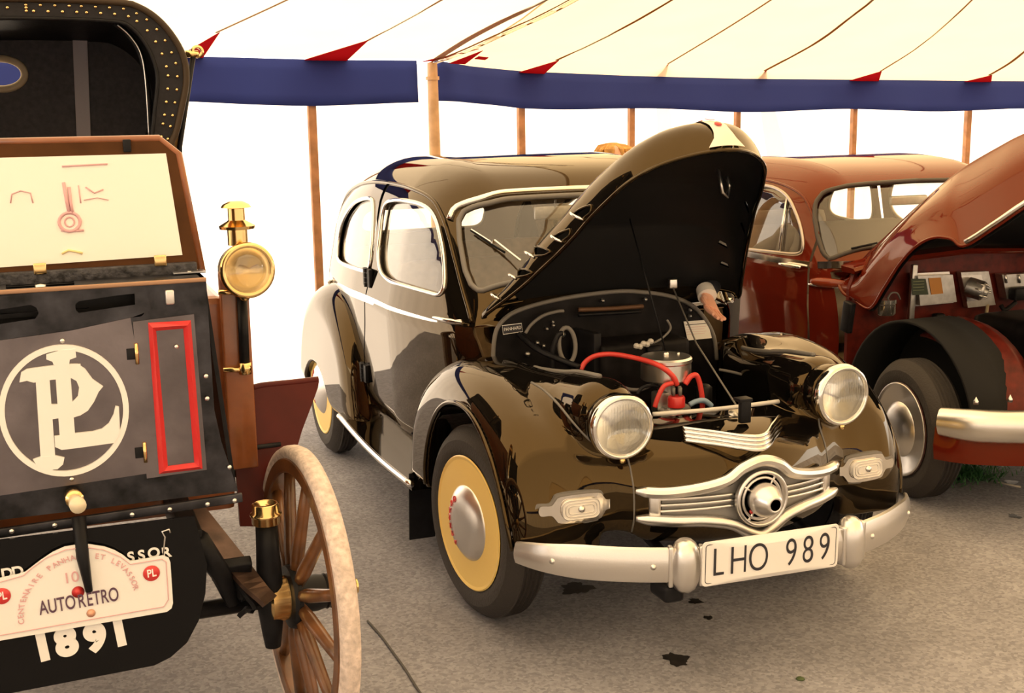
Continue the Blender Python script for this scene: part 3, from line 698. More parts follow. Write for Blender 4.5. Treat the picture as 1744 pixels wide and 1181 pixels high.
for sg in (-1, 1):   # rolled lip round the front wheel arch
    P = []
    for a_ in np.linspace(math.radians(-2), math.radians(182), 60):
        y_, z_ = -.035+.399*math.cos(a_), .315+.399*math.sin(a_); xx = np.arange(.74, .42, -.002); d_ = clip(xx, np.full(len(xx), y_), np.full(len(xx), z_))
        if (d_ < .004).any() and z_ > .34: P.append((sg*xx[np.argmax(d_ < .004)], y_, z_))
    P = np.array(P); ok = np.abs(np.abs(P[:, 0])-np.median(np.abs(P[:, 0]))) < .14; mk('arch_lip', *tube(resample(spline(P[ok][::3], 4), .015), .008, 8), BLACK, DY)
# ================================================================== black saloon: front fittings
def yg(x): return yfront(np.abs(x))-.022
def on_front(px, py, off=0.):
    x = 0.
    for _ in range(40):
        P = ony(px, py, float(yg(x))-off); x = .5*x+.5*P[0]
    return ony(px, py, float(yg(x))-off)
for sg in (-1, 1):
    c_ = np.array([sg*.371, -.455, .734+(.010 if sg > 0 else -.010)]); ax = np.array([sg*.05, -1, 0.])
    sh = mk('headlamp', *lathe([(.02, .09), (.05, .075), (.078, .045), (.088, .0), (.091, -.03), (.089, -.045)], c_, -ax, 40), BLACK, DY)
    mk('lamp_rim', *lathe([(.090, .045), (.096, .05), (.098, .062), (.095, .075), (.087, .082), (.082, .080), (.083, .07)], c_, ax, 48), CHROME, sh)
    mk('reflector', *lathe([(.083, .07), (.075, .055), (.06, .035), (.035, .012), (.0, .002)], c_, ax, 40), mat('lamp_reflector', (.95, .90, .84), .38, .75), sh)
    mk('bulb', *lathe([(.0, .052), (.010, .048), (.014, .038), (.010, .024), (.008, .01)], c_, ax, 16), mat('yellow_bulb_glass', (.95, .62, .10), .15), sh)
    ln = mk('lens', *lathe([(.083, .073), (.078, .080), (.06, .087), (.03, .091), (0, .092)], c_, ax, 40), LENS, sh)
    fl = MB(); xx, yy_, dd_ = frame(ax)
    for k in range(-8, 9):
        u_ = k*.0088; L_ = math.sqrt(max(.078**2-u_*u_, 0)); pts = [c_+np.array([1, 0, 0])*u_+np.array([0, 0, 1.])*v_*L_+ax*(.0945-.16*(u_*u_+(v_*L_)**2)*10*.16) for v_ in np.linspace(-.2, .95, 8)]
        fl.add(*tube(pts, .0016, 5))
    fl.build('lens_flutes', LENS, ln)
    mk('rim_screw', *lathe([(.0, .078), (.008, .076), (.009, .068)], c_+[0, 0, -.099], ax, 12), BRASS, sh)
def flatring(loop, to3, w_, h, m, name, parent):
    """raised moulding following a loop of 3D points"""
# indicators
for sg in (-1, 1):
    c_ = march(clip, 985, 864) if sg < 0 else march(clip, 985, 864)*np.array([-1, 1, 1])
    e = 1e-3; g_ = np.array([float(clip(*(np.array([[q] for q in c_+dv])))[0]-clip(*(np.array([[q] for q in c_-dv])))[0]) for dv in np.eye(3)*.01]); n_ = g_/np.linalg.norm(g_); n_ = n_*.6+np.array([sg*-.0, -.4, 0]); n_[2] *= .3; n_ /= np.linalg.norm(n_)
    ex = np.cross([0, 0, 1.], -n_); ex /= np.linalg.norm(ex); ez = np.cross(-n_, ex); ez = ez if ez[2] > 0 else -ez
    def outl(w1, w2, h1, h2):
        a = spline([(-w1, 0), (-w1*.97, h1*.8), (-w1*.90, h1), (-w2*1.15, h1), (-w2*.98, h2*.75), (-w2*.8, h2), (0, h2*1.08), (w2*.8, h2), (w2*.98, h2*.75), (w2*1.15, h1), (w1*.90, h1), (w1*.97, h1*.8), (w1, 0), (w1*.97, -h1*.8), (w1*.90, -h1), (w2*1.15, -h1), (w2*.98, -h2*.75), (w2*.8, -h2), (0, -h2*1.08), (-w2*.8, -h2), (-w2*.98, -h2*.75), (-w2*1.15, -h1), (-w1*.90, -h1), (-w1*.97, -h1*.8)], 3, True); return a
    t3 = lambda q, d: c_+q[:, :1]*ex+q[:, 1:]*ez+n_*(d-.012)-n_*(1.0*(q[:, :1])**2)
    iw = slab('indicator', outl(.130, .078, .021, .045), [], t3, .020, SEAL, DY, .02)
    slab('indicator_bezel', outl(.122, .074, .015, .039), [], lambda q, d: t3(q, d+.012), .016, CHROME, iw, .02)
    slab('indicator_lens', rrect(.115, .056, .024, 6), [], lambda q, d: t3(q, d+.022), .016, mat('frosted_lens', (.75, .72, .68), .18, 0, .5), iw, .02)
    for k in range(3): mk('lens_rib', *tube(t3(rrect(.115-.018*k, .056-.016*k, .02-.005*k, 5), .0385), .0016, 6, True), SATIN, iw)
    mk('lens_boss', *lathe([(.0, .046), (.008, .044), (.012, .038), (.012, .03)], c_-n_*.012+0*ex, n_, 16), CHROME, iw)
# grille: two mouldings bulging round a cone
GR = MB()
TPX = [(1083, 837), (1131, 840), (1189, 833), (1238, 819), (1266, 798), (1289, 787)]; BPX = [(1083, 884), (1146, 888), (1203, 888), (1246, 893), (1272, 905), (1290, 911)]
tl = np.array([on_front(*q, .012) for q in TPX]); bl = np.array([on_front(*q, .012) for q in BPX])
gc = on_front(1302, 849, .012); gc[0] = 0
def sym(P, zc):
    P = P[P[:, 0] < -.03]; M = P[::-1]*[-1, 1, 1]; return np.vstack([P, [(0, float(yg(0.))-.012, zc)], M])
zt = tl[-1, 2]+.002; zb = bl[-1, 2]-.002
tl = spline(sym(tl, zt), 8); bl = spline(sym(bl, zb), 8)
n_ = len(tl); rr = .0165*np.clip(np.minimum(np.arange(n_), np.arange(n_)[::-1])/6.+.45, 0, 1)
gr = MB().add(*tube(tl, rr*1.05, 10)).build('grille', SATIN, DY); mk('lower_moulding', *tube(bl, rr*1.05, 10), SATIN, gr)
zc = (zt+zb)/2; gc = np.array([0, float(yg(0.))-.010, zc])
for k, fz in enumerate((.28, .5, .72)):
    for sg in (-1, 1):
        P = []
        for t_ in np.linspace(0, 1, 14):
            x = sg*(.075+(.285-.075)*t_); zt_ = np.interp(x, tl[:, 0], tl[:, 2]); zb_ = np.interp(x, bl[:, 0], bl[:, 2])
            z0_ = np.interp(sg*.285, tl[:, 0], tl[:, 2]); z1_ = np.interp(sg*.285, bl[:, 0], bl[:, 2]); zz = z0_+(z1_-z0_)*fz; zz = zz*(t_)+(zc+(.5-fz)*.075)*(1-t_)
            P.append((x, float(yg(x))-.002, zz))
        mk('grille_bar', *tube(P, .0045, 8), SATIN, gr)
for sg in (-1, 1):
    x = sg*.29; z0_ = np.interp(x, tl[:, 0], tl[:, 2]); z1_ = np.interp(x, bl[:, 0], bl[:, 2]); V_, F_ = box((x, float(yg(x))+.002, (z0_+z1_)/2), (.035, .025, z0_-z1_-.01), rotm('Z', sg*.55), .008); mk('grille_end_cap', V_, F_, SATIN, gr)
bk = []
for x in np.linspace(-.27, .27, 40): bk.append((x, np.interp(x, tl[:, 0], tl[:, 2])-.006, np.interp(x, bl[:, 0], bl[:, 2])+.006))
V_ = [(x, float(yg(x))+.008, z) for x, a, b in bk for z in (a, b)]; F_ = [(2*i, 2*i+1, 2*i+3, 2*i+2) for i in range(39)]; mk('grille_backing', V_, F_, mat('grille_grey', (.30, .29, .28), .5, .6), gr)
fx = np.array([0, -1., 0])
mk('grille_ring', *lathe([(.072, 0), (.074, .012), (.079, .018), (.085, .012), (.087, 0)], gc, fx, 48), SATIN, gr)
mk('ring_shade_disc', *lathe([(.073, -.004), (.0, -.004)], gc, fx, 40), BLKMET, gr)  # black disc stands in for the shade inside the ring opening
mk('grille_inner_ring', *lathe([(.058, .002), (.060, .010), (.065, .010), (.067, .002)], gc, fx, 40), SATIN, gr)
mk('grille_cone', *lathe([(.046, .0), (.050, .012), (.050, .03), (.045, .045), (.036, .06), (.028, .072), (.024, .078), (.019, .080), (.017, .078)], gc, fx, 40), SATIN, gr)
mk('cone_bore', *lathe([(.0170, .0780), (.0160, .030), (.0, .030)], gc, fx, 24), SATIN, gr, True, None, 40)
for a_ in (55, 145, 235, 325): mk('ring_spoke', *tube([gc+fx*.006+np.array([math.cos(math.radians(a_)), 0, math.sin(math.radians(a_))])*q for q in (.045, .075)], .004, 6), SATIN, gr)
mk('red_lamp', *lathe([(.007, 0), (.007, .008), (.0, .011)], gc+[-.032, 0, -.036], fx, 12), RED, gr)
# bumper
BX = spline([(-.675, -.455), (-.60, -.545), (-.45, -.645), (-.276, -.715), (-.13, -.742), (0, -.75), (.13, -.742), (.276, -.715), (.45, -.645), (.60, -.545), (.675, -.455)], 6)
def bz(x): return .357-.020*x
BP = np.array([(x, y, bz(x)) for x, y in BX]); nB = len(BP)
def bsec(t_):
    h = .052*min(1, .62+2.6*min(t_, 1-t_)); return [(-.004, -h), (-.012, -h*.92), (-.020, -h*.4), (-.022, 0), (-.020, h*.4), (-.012, h*.92), (-.004, h), (.0, h*.9), (-.008, h*.4), (-.010, 0), (-.008, -h*.4), (.0, -h*.9)]
bu = mk('front_bumper', *sweep(BP, lambda t_: [(-a, b) for a, b in bsec(t_)]), SATIN, DY, True, None, 40)
for sg in (-1, 1):
    x = sg*.276; c_ = np.array([x, -.722, bz(x)]); pr_ = [(.0, -.078), (.018, -.076), (.03, -.066), (.039, -.045), (.043, -.015), (.043, .015), (.039, .045), (.03, .066), (.018, .076), (0, .078)]
    V_, F_ = lathe(pr_, c_, (0, 0, 1), 32); V_ = np.array(V_); V_[:, 0] = c_[0]+(V_[:, 0]-c_[0])*1.0; mk('overrider', V_, F_, SATIN, bu)
    for dx in (-.042, .042):
        yb = np.interp(x+dx, BX[:, 0], BX[:, 1]); mk('overrider_flange', *tube([(x+dx-.006, yb-.012, bz(x)), (x+dx+.006, yb-.012, bz(x))], .058 if False else .0, 8) if False else box((x+dx, yb-.012, bz(x)), (.014, .030, .118), rotm('Z', sg*.3), .005), SATIN, bu)
    for xb in (.36, .60):
        yb = np.interp(sg*xb, BX[:, 0], BX[:, 1]); nn = np.array([sg*.35 if xb < .5 else sg*.7, -1, 0]); mk('bumper_bolt', *lathe([(.009, 0), (.008, .004), (.0, .007)], (sg*xb, yb, bz(sg*xb))+nn/np.linalg.norm(nn)*.020, nn, 12), SATIN, bu)
    mk('bumper_bracket', *tube([(sg*.25, -.72, .33), (sg*.25, -.55, .33), (sg*.25, -.40, .36)], .016, 8), BLKMET, bu)
V_, F_ = box((-.30, -.66, .275), (.06, .10, .05), None, .01); mk('tow_shackle', V_, F_, BLKMET, bu)
# number plate, gently bent round the bumper
cor = [ony(*q, -.785) for q in ((1197, 924), (1431, 897), (1430, 963), (1201, 1005))]
pc = sum(cor)/4; ex = (cor[1]-cor[0]+cor[2]-cor[3])/2; pw = np.linalg.norm(ex); ex /= pw; ez = (cor[0]-cor[3]+cor[1]-cor[2])/2; ez = ez-ex*(ez@ex); ph = np.linalg.norm(ez); ez /= ph; en = np.cross(ex, ez)
if en[1] > 0: en = -en
pl3 = lambda q, d: pc+q[:, :1]*ex+q[:, 1:]*ez+en*(d)-en*(.25*q[:, :1]**2)
npl = slab('number_plate', rrect(pw, ph, .012, 4), [], pl3, .004, WHITE, DY, .03)
mk('plate_border', *tube(pl3(rrect(pw-.018, ph-.016, .009, 4), .004), .0012, 5, True), INK, npl)
for ch, fx_, mm_ in (('L', -.395, INK), ('H', -.255, INK), ('O', -.115, INK), ('9', .125, INK), ('8', .255, INK), ('9', .385, INK)):
    q = np.array([[fx_*pw, -.0]]); text(ch, .118, pl3(q, .0045)[0], ex, ez, mm_, npl, 'plate_character', .001, sx=.72, bold=-.0012 if mm_ is INK else -.0028)
# chevron of chrome strips on the nose tip
for k in range(4):
    z_ = .690-.0115*k; o_ = .004*k
    ch = spline([(-.165, -.50-o_, z_+.004), (-.10, -.565-o_, z_+.001), (0, -.650-o_, z_-.004), (.10, -.565-o_, z_+.001), (.165, -.50-o_, z_+.004)], 8)
    if k == 0: chv = mk('nose_chevron', *tube(ch, .0065, 8), CHROME, DY)
    else: mk('chevron_strip', *tube(ch, .0065, 8), CHROME, chv)
# seams of the nose panel
for sg in (-1, 1):
    P = []
    for z in np.linspace(.40, .66, 12):
        yy = np.arange(-.72, -.2, .002); d_ = clip(np.full(len(yy), sg*.335), yy, np.full(len(yy), z)); i_ = np.argmax(d_ < 0); P.append((sg*.335, yy[i_]-.001, z))
    mk('panel_seam', *tube(P, .003, 6), SEAL, nose)
# ------------------------------------------------------------------ engine bay
fwp = np.array([(-.46, .40), (-.468, .70), (-.462, .84), (-.435, .905), (-.36, .945), (-.2, .972), (0, .982), (.12, .970), (.22, .948), (.30, .912), (.355, .86), (.395, .79), (.41, .70), (.41, .40)])
fwall = slab('bulkhead', fwp, [], lambda q, d: np.stack([q[:, 0], .305-d+0*q[:, 0], q[:, 1]], -1), .012, BAYBLK, DY)
top_ = spline([(x, .290, z) for x, z in fwp[1:-1]], 6); mk('bulkhead_seal', *tube(top_, .008, 8), SEAL, fwall)
V_, F_ = box((0, .0, .375), (.80, .62, .02)); mk('bay_floor', V_, F_, BAYBLK, DY, False)
def slabY(name, pts, y, th, m, parent): return slab(name, np.array([ony(px, py, y)[[0, 2]] for px, py in pts]), [], lambda q, d: np.stack([q[:, 0], y-d+0*q[:, 0], q[:, 1]], -1), th, m, parent)
sh_ = slabY('service_sheet', [(1164, 548), (1204, 545), (1212, 576), (1171, 580)], .288, .002, WHITEP, fwall)
mk('print_line', *tube([ony(1168, 554, .2855), ony(1202, 551, .2855)], .0012, 4), INK, sh_)
for k in range(4): q0, q1 = ony(1169, 558+4*k, .2855), ony(1203-3*(k % 2), 556+4*k, .2855); mk('print_line', *tube([q0, q1], .0006, 4), PALE, sh_)
mp = slabY('maker_plate', [(855, 555), (888, 551), (890, 565), (857, 570)], .288, .002, INK, fwall)
a0, a1 = ony(858, 562, .285), ony(888, 558, .285); text('PANHARD', .016, (a0+a1)/2, a1-a0, (0, 0, 1), WHITE, mp, 'print', .0004, sx=.85)
mk('plate_edge', *tube([ony(*q, .2865) for q in ((855, 555), (888, 551), (890, 565), (857, 570))], .0015, 5, True), WHITE, mp)
def tb(name, pts, y, r_, m, n=6, seg=8, parent=None):
    P = [ony(q[0], q[1], q[2] if len(q) > 2 else y) for q in pts]; return mk(name, *tube(spline(P, n), r_, seg), m, parent or DY)
tb('grey_conduit', [(895, 568), (905, 553), (925, 538), (948, 531), (960, 530)], .26, .006, SEAL, parent=fwall)
tb('cross_pipe', [(985, 528), (1040, 526), (1095, 522)], .25, .008, mat('rusty_pipe', (.12, .06, .03), .6, .3), parent=fwall)
tb('cross_pipe', [(985, 537), (1040, 534), (1092, 531)], .25, .006, BLKMET, parent=fwall)
V_, F_ = box((.03, .19, .72), (.34, .16, .22), None, .02); bx_ = mk('heater_box', V_, F_, BAYBLK, DY); V_, F_ = box((.05, .10, .80), (.05, .03, .03)); mk('clamp', V_, F_, BLKMET, bx_)
V_, F_ = box((-.16, .20, .76), (.03, .14, .22), rotm('Z', .2), .004); mk('side_bracket', V_, F_, BLKMET, DY)
t_ = np.linspace(0, 2*pi, 24, endpoint=False); cc = ony(966, 588, .14)
mk('cable_coil', *tube(np.array([cc+[.030*math.cos(a), .01*math.sin(a), .058*math.sin(a)] for a in t_]), .008, 8, True), SEAL, DY)
tb('cable_loop', [(940, 628), (941, 600), (950, 572), (958, 568)], .13, .009, BLKMET)
tb('steering_column', [(884, 570, .28), (920, 598, .15), (985, 625, -.05)], 0, .010, BLKMET)
for (px, py, r_) in ((978, 563, .010), (957, 570, .012), (914, 584, .008), (925, 589, .007), (940, 548, .006), (941, 554, .006), (1174, 528, .006), (1174, 538, .006), (930, 560, .006), (1098, 510, .007), (1025, 512, .007), (898, 603, .010)):
    c_ = ony(px, py, .289); mk('bulkhead_stud', *lathe([(r_, 0), (r_, .008), (r_*.6, .014), (0, .015)], c_, (0, -1, 0), 10), ALUDULL, fwall)
cl = MB()
for k in range(5): c_ = ony(1084+6*k, 590-2*k+3*(k % 2), .05); cl.add(*lathe([(0, -.010), (.008, -.007), (.011, 0), (.008, .008), (0, .011)], c_, (.3, 0, 1), 10))
cl.build('ceramic_connectors', mat('dirty_ceramic', (.55, .53, .50), .5), DY); tb('connector_lead', [(1112, 585), (1128, 576), (1142, 560), (1136, 545)], .06, .004, SEAL)
# air cleaner and carburettor
ac = ony(1134, 626, -.12); ac_b = ac-[0, 0, .038]
af = mk('air_cleaner', *lathe([(.0, .0), (.078, .0), (.082, .004), (.082, .056), (.085, .060), (.085, .070), (.079, .076), (.03, .079), (.0, .079)], ac_b, (0, 0, 1), 48), SATIN, DY, True, None, 35)
mk('air_cleaner_nut', *lathe([(.010, 0), (.010, .008), (.004, .012), (.0, .012)], ac_b+[0, 0, .078], (0, 0, 1), 6), SATIN, af); mk('air_cleaner_nut', *lathe([(.005, 0), (.005, .006), (.0, .007)], ac_b+[.045, 0, .077], (0, 0, 1), 6), SATIN, af)
cb = MB(); cb.add(*lathe([(.03, -.12), (.034, -.10), (.03, -.06), (.024, -.02), (.028, .0)], ac_b, (0, 0, 1), 20)); cb.add(*box(ac_b+[-.03, -.02, -.07], (.045, .05, .07), None, .008)); cb.add(*box(ac_b+[.005, -.06, -.10], (.09, .05, .05), None, .01)); cb.add(*lathe([(.018, 0), (.018, .05), (.0, .05)], ac_b+[-.035, -.05, -.10], (-.3, -1, .1), 14)); cb.build('carburettor', ALUDULL, DY)
dc = ony(1152, 683, -.21); ds = mk('distributor_cap', *lathe([(.026, -.020), (.028, -.018), (.028, .010), (.024, .016), (.0, .017)], dc, (0, 0, 1), 20), RED, DY, True, None, 35)
for k in range(4): a_ = k*pi/2+.4; mk('cap_terminal', *tube([dc+[.015*math.cos(a_), .015*math.sin(a_), .02], dc+[.015*math.cos(a_), .015*math.sin(a_), .045]], .006, 8), SEAL, ds)
mk('distributor_body', *lathe([(.03, -.06), (.03, -.045), (.022, -.04), (.022, -.018)], dc, (0, 0, 1), 18), ALUDULL, ds)
tb('red_lead', [(989, 630, .02), (998, 616, .02), (1016, 606, 0), (1045, 604, -.03), (1085, 611, -.10), (1120, 622, -.19), (1145, 640, -.215), (1153, 656, -.215)], 0, .0085, REDHOSE)
tb('red_lead', [(1115, 694), (1121, 676), (1131, 658), (1146, 653)], -.215, .008, REDHOSE); tb('red_lead', [(1167, 655), (1176, 642), (1186, 640), (1192, 655), (1196, 680), (1196, 697)], -.20, .009, REDHOSE)
tb('blue_hose', [(1174, 690), (1186, 684), (1200, 683), (1212, 692)], -.22, .009, BLUEHOSE)
tb('grey_hose', [(1060, 660), (1075, 664), (1095, 663), (1118, 652)], -.10, .006, SEAL); tb('black_hose', [(1085, 672), (1095, 660), (1115, 657), (1130, 664)], -.16, .006, BLKMET)
V_, F_ = lathe([(.03, 0), (.03, .10), (.018, .11), (.0, .11)], ony(1198, 660, -.05)-[0, 0, .1], (0, 0, 1), 18); mk('oil_filler', V_, F_, BLKMET, DY)
V_, F_ = box((0, -.08, .44), (.40, .36, .10), None, .03); mk('engine_block', V_, F_, BAYBLK, DY)
for sg in (-1, 1):
    V_, F_ = lathe([(.09, 0), (.085, .05), (.09, .055), (.085, .10), (.09, .105), (.08, .15), (0, .15)], (sg*.18, -.12, .47), (sg, 0, 0), 24); mk('cylinder_head', V_, F_, BAYBLK, DY)
# lip of the bay opening and latch
lp = [onz(q[0], q[1], .708) for q in ((1112, 706), (1180, 701), (1250, 694), (1326, 684))]; mk('bay_lip', *tube(spline(lp, 6), .007, 8), mat('white_rubber', (.62, .60, .57), .6), DY)
tb('bay_edge_wire', [(1225, 630, .05), (1255, 636, 0), (1295, 648, -.1), (1312, 662, -.18), (1314, 675, -.24), (1308, 685, -.28)], 0, .005, SEAL)
lc = onz(1268, 712, .70); lt = MB().add(*box(lc+[0, 0, .02], (.035, .02, .07), None, .004)); lt.add(*box(lc+[0, .01, .055], (.045, .04, .01), None, .002)); lt.build('bonnet_catch', BLKMET, DY)
mk('catch_bolt', *lathe([(.016, 0), (.016, .004), (.006, .006), (.0, .01)], onz(1249, 706, .70), (0, -.4, 1), 14), ALUDULL, DY)
# ------------------------------------------------------------------ raised bonnet
RIM = np.array([(.50, .296, .925), (.492, .270, .943), (.452, .198, .997), (.414, .124, 1.053), (.38, .057, 1.112), (.348, -.009, 1.169), (.319, -.073, 1.228), (.294, -.133, 1.288), (.27, -.201, 1.342), (.242, -.263, 1.392), (.207, -.323, 1.432), (.158, -.372, 1.462), (.095, -.420, 1.484), (.035, -.450, 1.495), (.0, -.455, 1.496)])
RIMS = resample(spline(RIM, 6), .01); hN = np.array([0, .56, .83])
def hood_fn(q, off=0.):
    """q = (along 0..1, round 0..pi)"""
    s_ = np.clip(q[:, 0], 0, 1)*(len(RIMS)-1); i0 = np.minimum(s_.astype(int), len(RIMS)-2); f_ = (s_-i0)[:, None]; R_ = RIMS[i0]*(1-f_)+RIMS[i0+1]*f_
    hh = np.interp(q[:, 0], [0, .1, .25, .45, .65, .8, .88, .94, .98, 1.0], [.065, .105, .180, .190, .160, .137, .118, .088, .05, .0]); c_ = np.cos(q[:, 1]); sn = np.sin(q[:, 1])
    x = (R_[:, 0]+.010*sn)*np.sign(c_)*np.abs(c_)**.62; up_ = hh*np.abs(sn)**.78
    P = np.stack([-x, R_[:, 1], R_[:, 2]], -1)+up_[:, None]*hN
    if off: P = P-off*hN[None]*np.maximum(sn, .15)[:, None]-np.stack([off*np.sign(-x)*(1-sn), 0*x, 0*x], -1)
    return P
def pick_hood(px, py, a0=.02, a1=.98, b0=.05, b1=pi-.05):
    A, B = np.meshgrid(np.linspace(a0, a1, 70), np.linspace(b0, b1, 70), indexing='ij'); G = np.stack([A.ravel(), B.ravel()], -1); c_ = None
    for k in range(3):
        P = hood_fn(G); Q = proj(P); dz = (P-CAM)@_f; e_ = ((Q-[px, py])**2).sum(1)+(dz*3)**2*(1 if k == 0 else 0); i = np.argmin(e_); c_ = G[i]
        A, B = np.meshgrid(np.linspace(-1, 1, 15), np.linspace(-1, 1, 15), indexing='ij'); G = c_+np.stack([A.ravel()*(a1-a0)/60/5**k, B.ravel()*(b1-b0)/60/5**k], -1)
    return c_
LV = [((974, 363), (999, 377), (1013, 347)), ((941, 402), (963, 415), (977, 388)), ((908, 438), (930, 451), (942, 424)), ((877, 474), (899, 487), (911, 460)), ((849, 509), (870, 520), (881, 497))]
holes = []; lps = []
for a, b, t_ in LV:
    m_ = ((a[0]+b[0])/2, (a[1]+b[1])/2); qa, qb, qt = pick_hood(a[0]+2, a[1]+1), pick_hood(b[0]-3, b[1]-2), pick_hood(t_[0]-4, t_[1]+3); lps.append((qa, qb, qt))
    e1 = (qb-qa)/2*.8; c0 = (qa+qb)/2; e2_ = qt-c0
    h_ = spline([c0-e1, c0-e1*.9+e2_*.4, c0-e1*.3+e2_*.85, c0+e2_*.95, c0+e1*.8+e2_*.6, c0+e1*.95+e2_*.25, c0+e1], 3); holes.append(h_)
nS, nT = 72, 96
ou = np.vstack([np.stack([np.zeros(40), np.linspace(.0, pi, 40)], -1), np.stack([np.linspace(.025, .998, 40), np.full(40, pi)], -1), np.stack([np.full(30, .998), np.linspace(pi, 0, 30)], -1)[1:], np.stack([np.linspace(.998, .025, 40), np.zeros(40)], -1)[1:]])
def slit(l_):
    qa, qb, qt = l_; c0 = (qa+qb)/2; e1 = np.array([.0, .11]); e2_ = np.array([.016, 0]); return np.array([c0-e1, c0+e2_-e1*.6, c0+e2_+e1*.6, c0+e1])
hl_all = holes+[np.stack([h_[:, 0], pi-h_[:, 1]], -1)[::-1] for h_ in [slit(l_) for l_ in lps[:4]]]
SC = np.array([1.05, .38])
def hfn(q, off=0.): return hood_fn(q/SC, off)
bonnet = patch('bonnet', hfn, ou*SC, [h_*SC for h_ in hl_all], BLACK, DY, .022, True)
patch('bonnet_inner_skin', lambda q: hfn(q, .010), ou*SC, [h_*SC for h_ in hl_all], mat('matt_black_inside', (.010, .010, .011), .5, spec=.3), bonnet, .03)
mk('bonnet_edge', *tube(np.vstack([RIMS*[-1, 1, 1], RIMS[::-1][1:]]), .006, 8), BLACK, bonnet)
rear_e = hood_fn(np.stack([np.zeros(40), np.linspace(0, pi, 40)], -1), .008); mk('bonnet_rear_edge', *tube(rear_e, .008, 8), BLACK, bonnet)
for (qa, qb, qt) in lps:
    for mir in (0, 1):
        mv = lambda q: np.array([q[0], pi-q[1]]) if mir else q
        c0 = (qa+qb)/2; e1 = (qb-qa)/2; e2_ = qt-c0
        # raised hood of the louvre: a short half cone open at its lower end
        rows = []
        for k in range(7):
            t_ = k/6; hgt = .020*(1-t_)**.7
            row = []
            for j in range(9):
                w_ = -1+2*j/8; q = mv(c0+e2_*t_*.98+e1*w_*(1-t_*.75)); b_ = hood_fn(q[None])[0]; nrm_ = np.cross(hood_fn((q+[.003, 0])[None])[0]-hood_fn((q-[.003, 0])[None])[0], hood_fn((q+[0, .006])[None])[0]-hood_fn((q-[0, .006])[None])[0]); nrm_ /= np.linalg.norm(nrm_)+1e-9
                if nrm_@(b_-np.array([0, b_[1], b_[2]-.1])) < 0: nrm_ = -nrm_
                row.append(b_+nrm_*(hgt*math.sqrt(max(0, 1-w_*w_))+.001))
            rows.append(row)
        if not mir: mk('louvre_lip', *tube(np.array(rows[0]), .0045, 8), CHROME, bonnet)
for h_ in holes: mk('louvre_edge', *tube(hood_fn(h_, -.002), .004, 6, True), BLACK, bonnet)
# badge strip down the front of the bonnet
sb = np.stack([np.linspace(.74, .995, 24), np.full(24, pi/2)], -1)
bw = np.interp(np.linspace(0, 1, 24), [0, .85, .95, 1], [.026, .028, .034, .06])
V_ = []
for k in range(24):
    p_ = hood_fn(sb[k:k+1])[0]; tn = hood_fn(sb[k:k+1]+[.004, 0])[0]-hood_fn(sb[k:k+1]-[.004, 0])[0]; n_ = np.cross([1, 0, 0], tn); n_ /= np.linalg.norm(n_); n_ = n_ if n_@np.array([0, -.3, 1]) > 0 else -n_
    for j in range(7): w_ = -1+j/3; x_ = w_*bw[k]; V_.append(p_+np.array([x_, 0, 0])+n_*(.006-.9*x_*x_*3))
F_ = [(i*7+j, i*7+j+1, (i+1)*7+j+1, (i+1)*7+j) for i in range(23) for j in range(6)]
bs = mk('bonnet_badge_strip', V_, F_, mat('pale_aluminium', (.80, .72, .66), .4, .3), bonnet)
for k, ch in enumerate(('P', 'L', 'D')):
    i = 8+5*k; p_ = np.array(V_[i*7+3]); tn = np.array(V_[(i+1)*7+3])-np.array(V_[(i-1)*7+3]); n_ = np.cross([1, 0, 0], tn); n_ /= np.linalg.norm(n_); n_ = n_ if n_[2] > -.2 else -n_
    if ch == 'D': mk('badge_spot', *lathe([(.012, 0), (.010, .002), (0, .003)], p_+n_*.002, n_, 18), RED, bs)
    else: text(ch, .044, p_+n_*.003, (1, 0, 0), -tn, RED, bs, 'badge_letter', .001)
# catch hook and stay inside the bonnet
def in_hood(px, py, off=.03):
    # the ray meets the underside: search the far half of the shell
    A, B = np.meshgrid(np.linspace(.0, .97, 160), np.linspace(.1, pi-.1, 160), indexing='ij'); G = np.stack([A.ravel(), B.ravel()], -1); P = hood_fn(G, .02); Q = proj(P); e_ = np.hypot(*(Q-[px, py]).T); k = e_ < 6
    if not k.any(): k = e_ < e_.min()+1
    dz = (P-CAM)@_f; i = np.argmax(np.where(k, dz, -1)); return P[i]
h0 = in_hood(1222, 285); mk('bonnet_hook', *tube(np.array([h0, h0+[-.008, -.03, -.03], h0+[-.004, -.035, -.07], h0+[.018, -.03, -.085], h0+[.026, -.03, -.05], h0+[.02, -.02, -.02]]), .006, 8), SATIN, bonnet)
s0 = in_hood(1078, 374); mk('bonnet_stay', *tube([s0, ony(1134, 600, -.02)], .003, 6), BLKMET, DY); s1 = in_hood(1142, 468); mk('bonnet_stay', *tube([s1+[0, 0, -.02], ony(1186, 585, .05), onz(1256, 694, .70)], .0032, 6), SEAL, DY)
mk('stay_bracket', *box(s1+[0, -.01, -.02], (.03, .02, .035), None, .004), SATIN, bonnet)
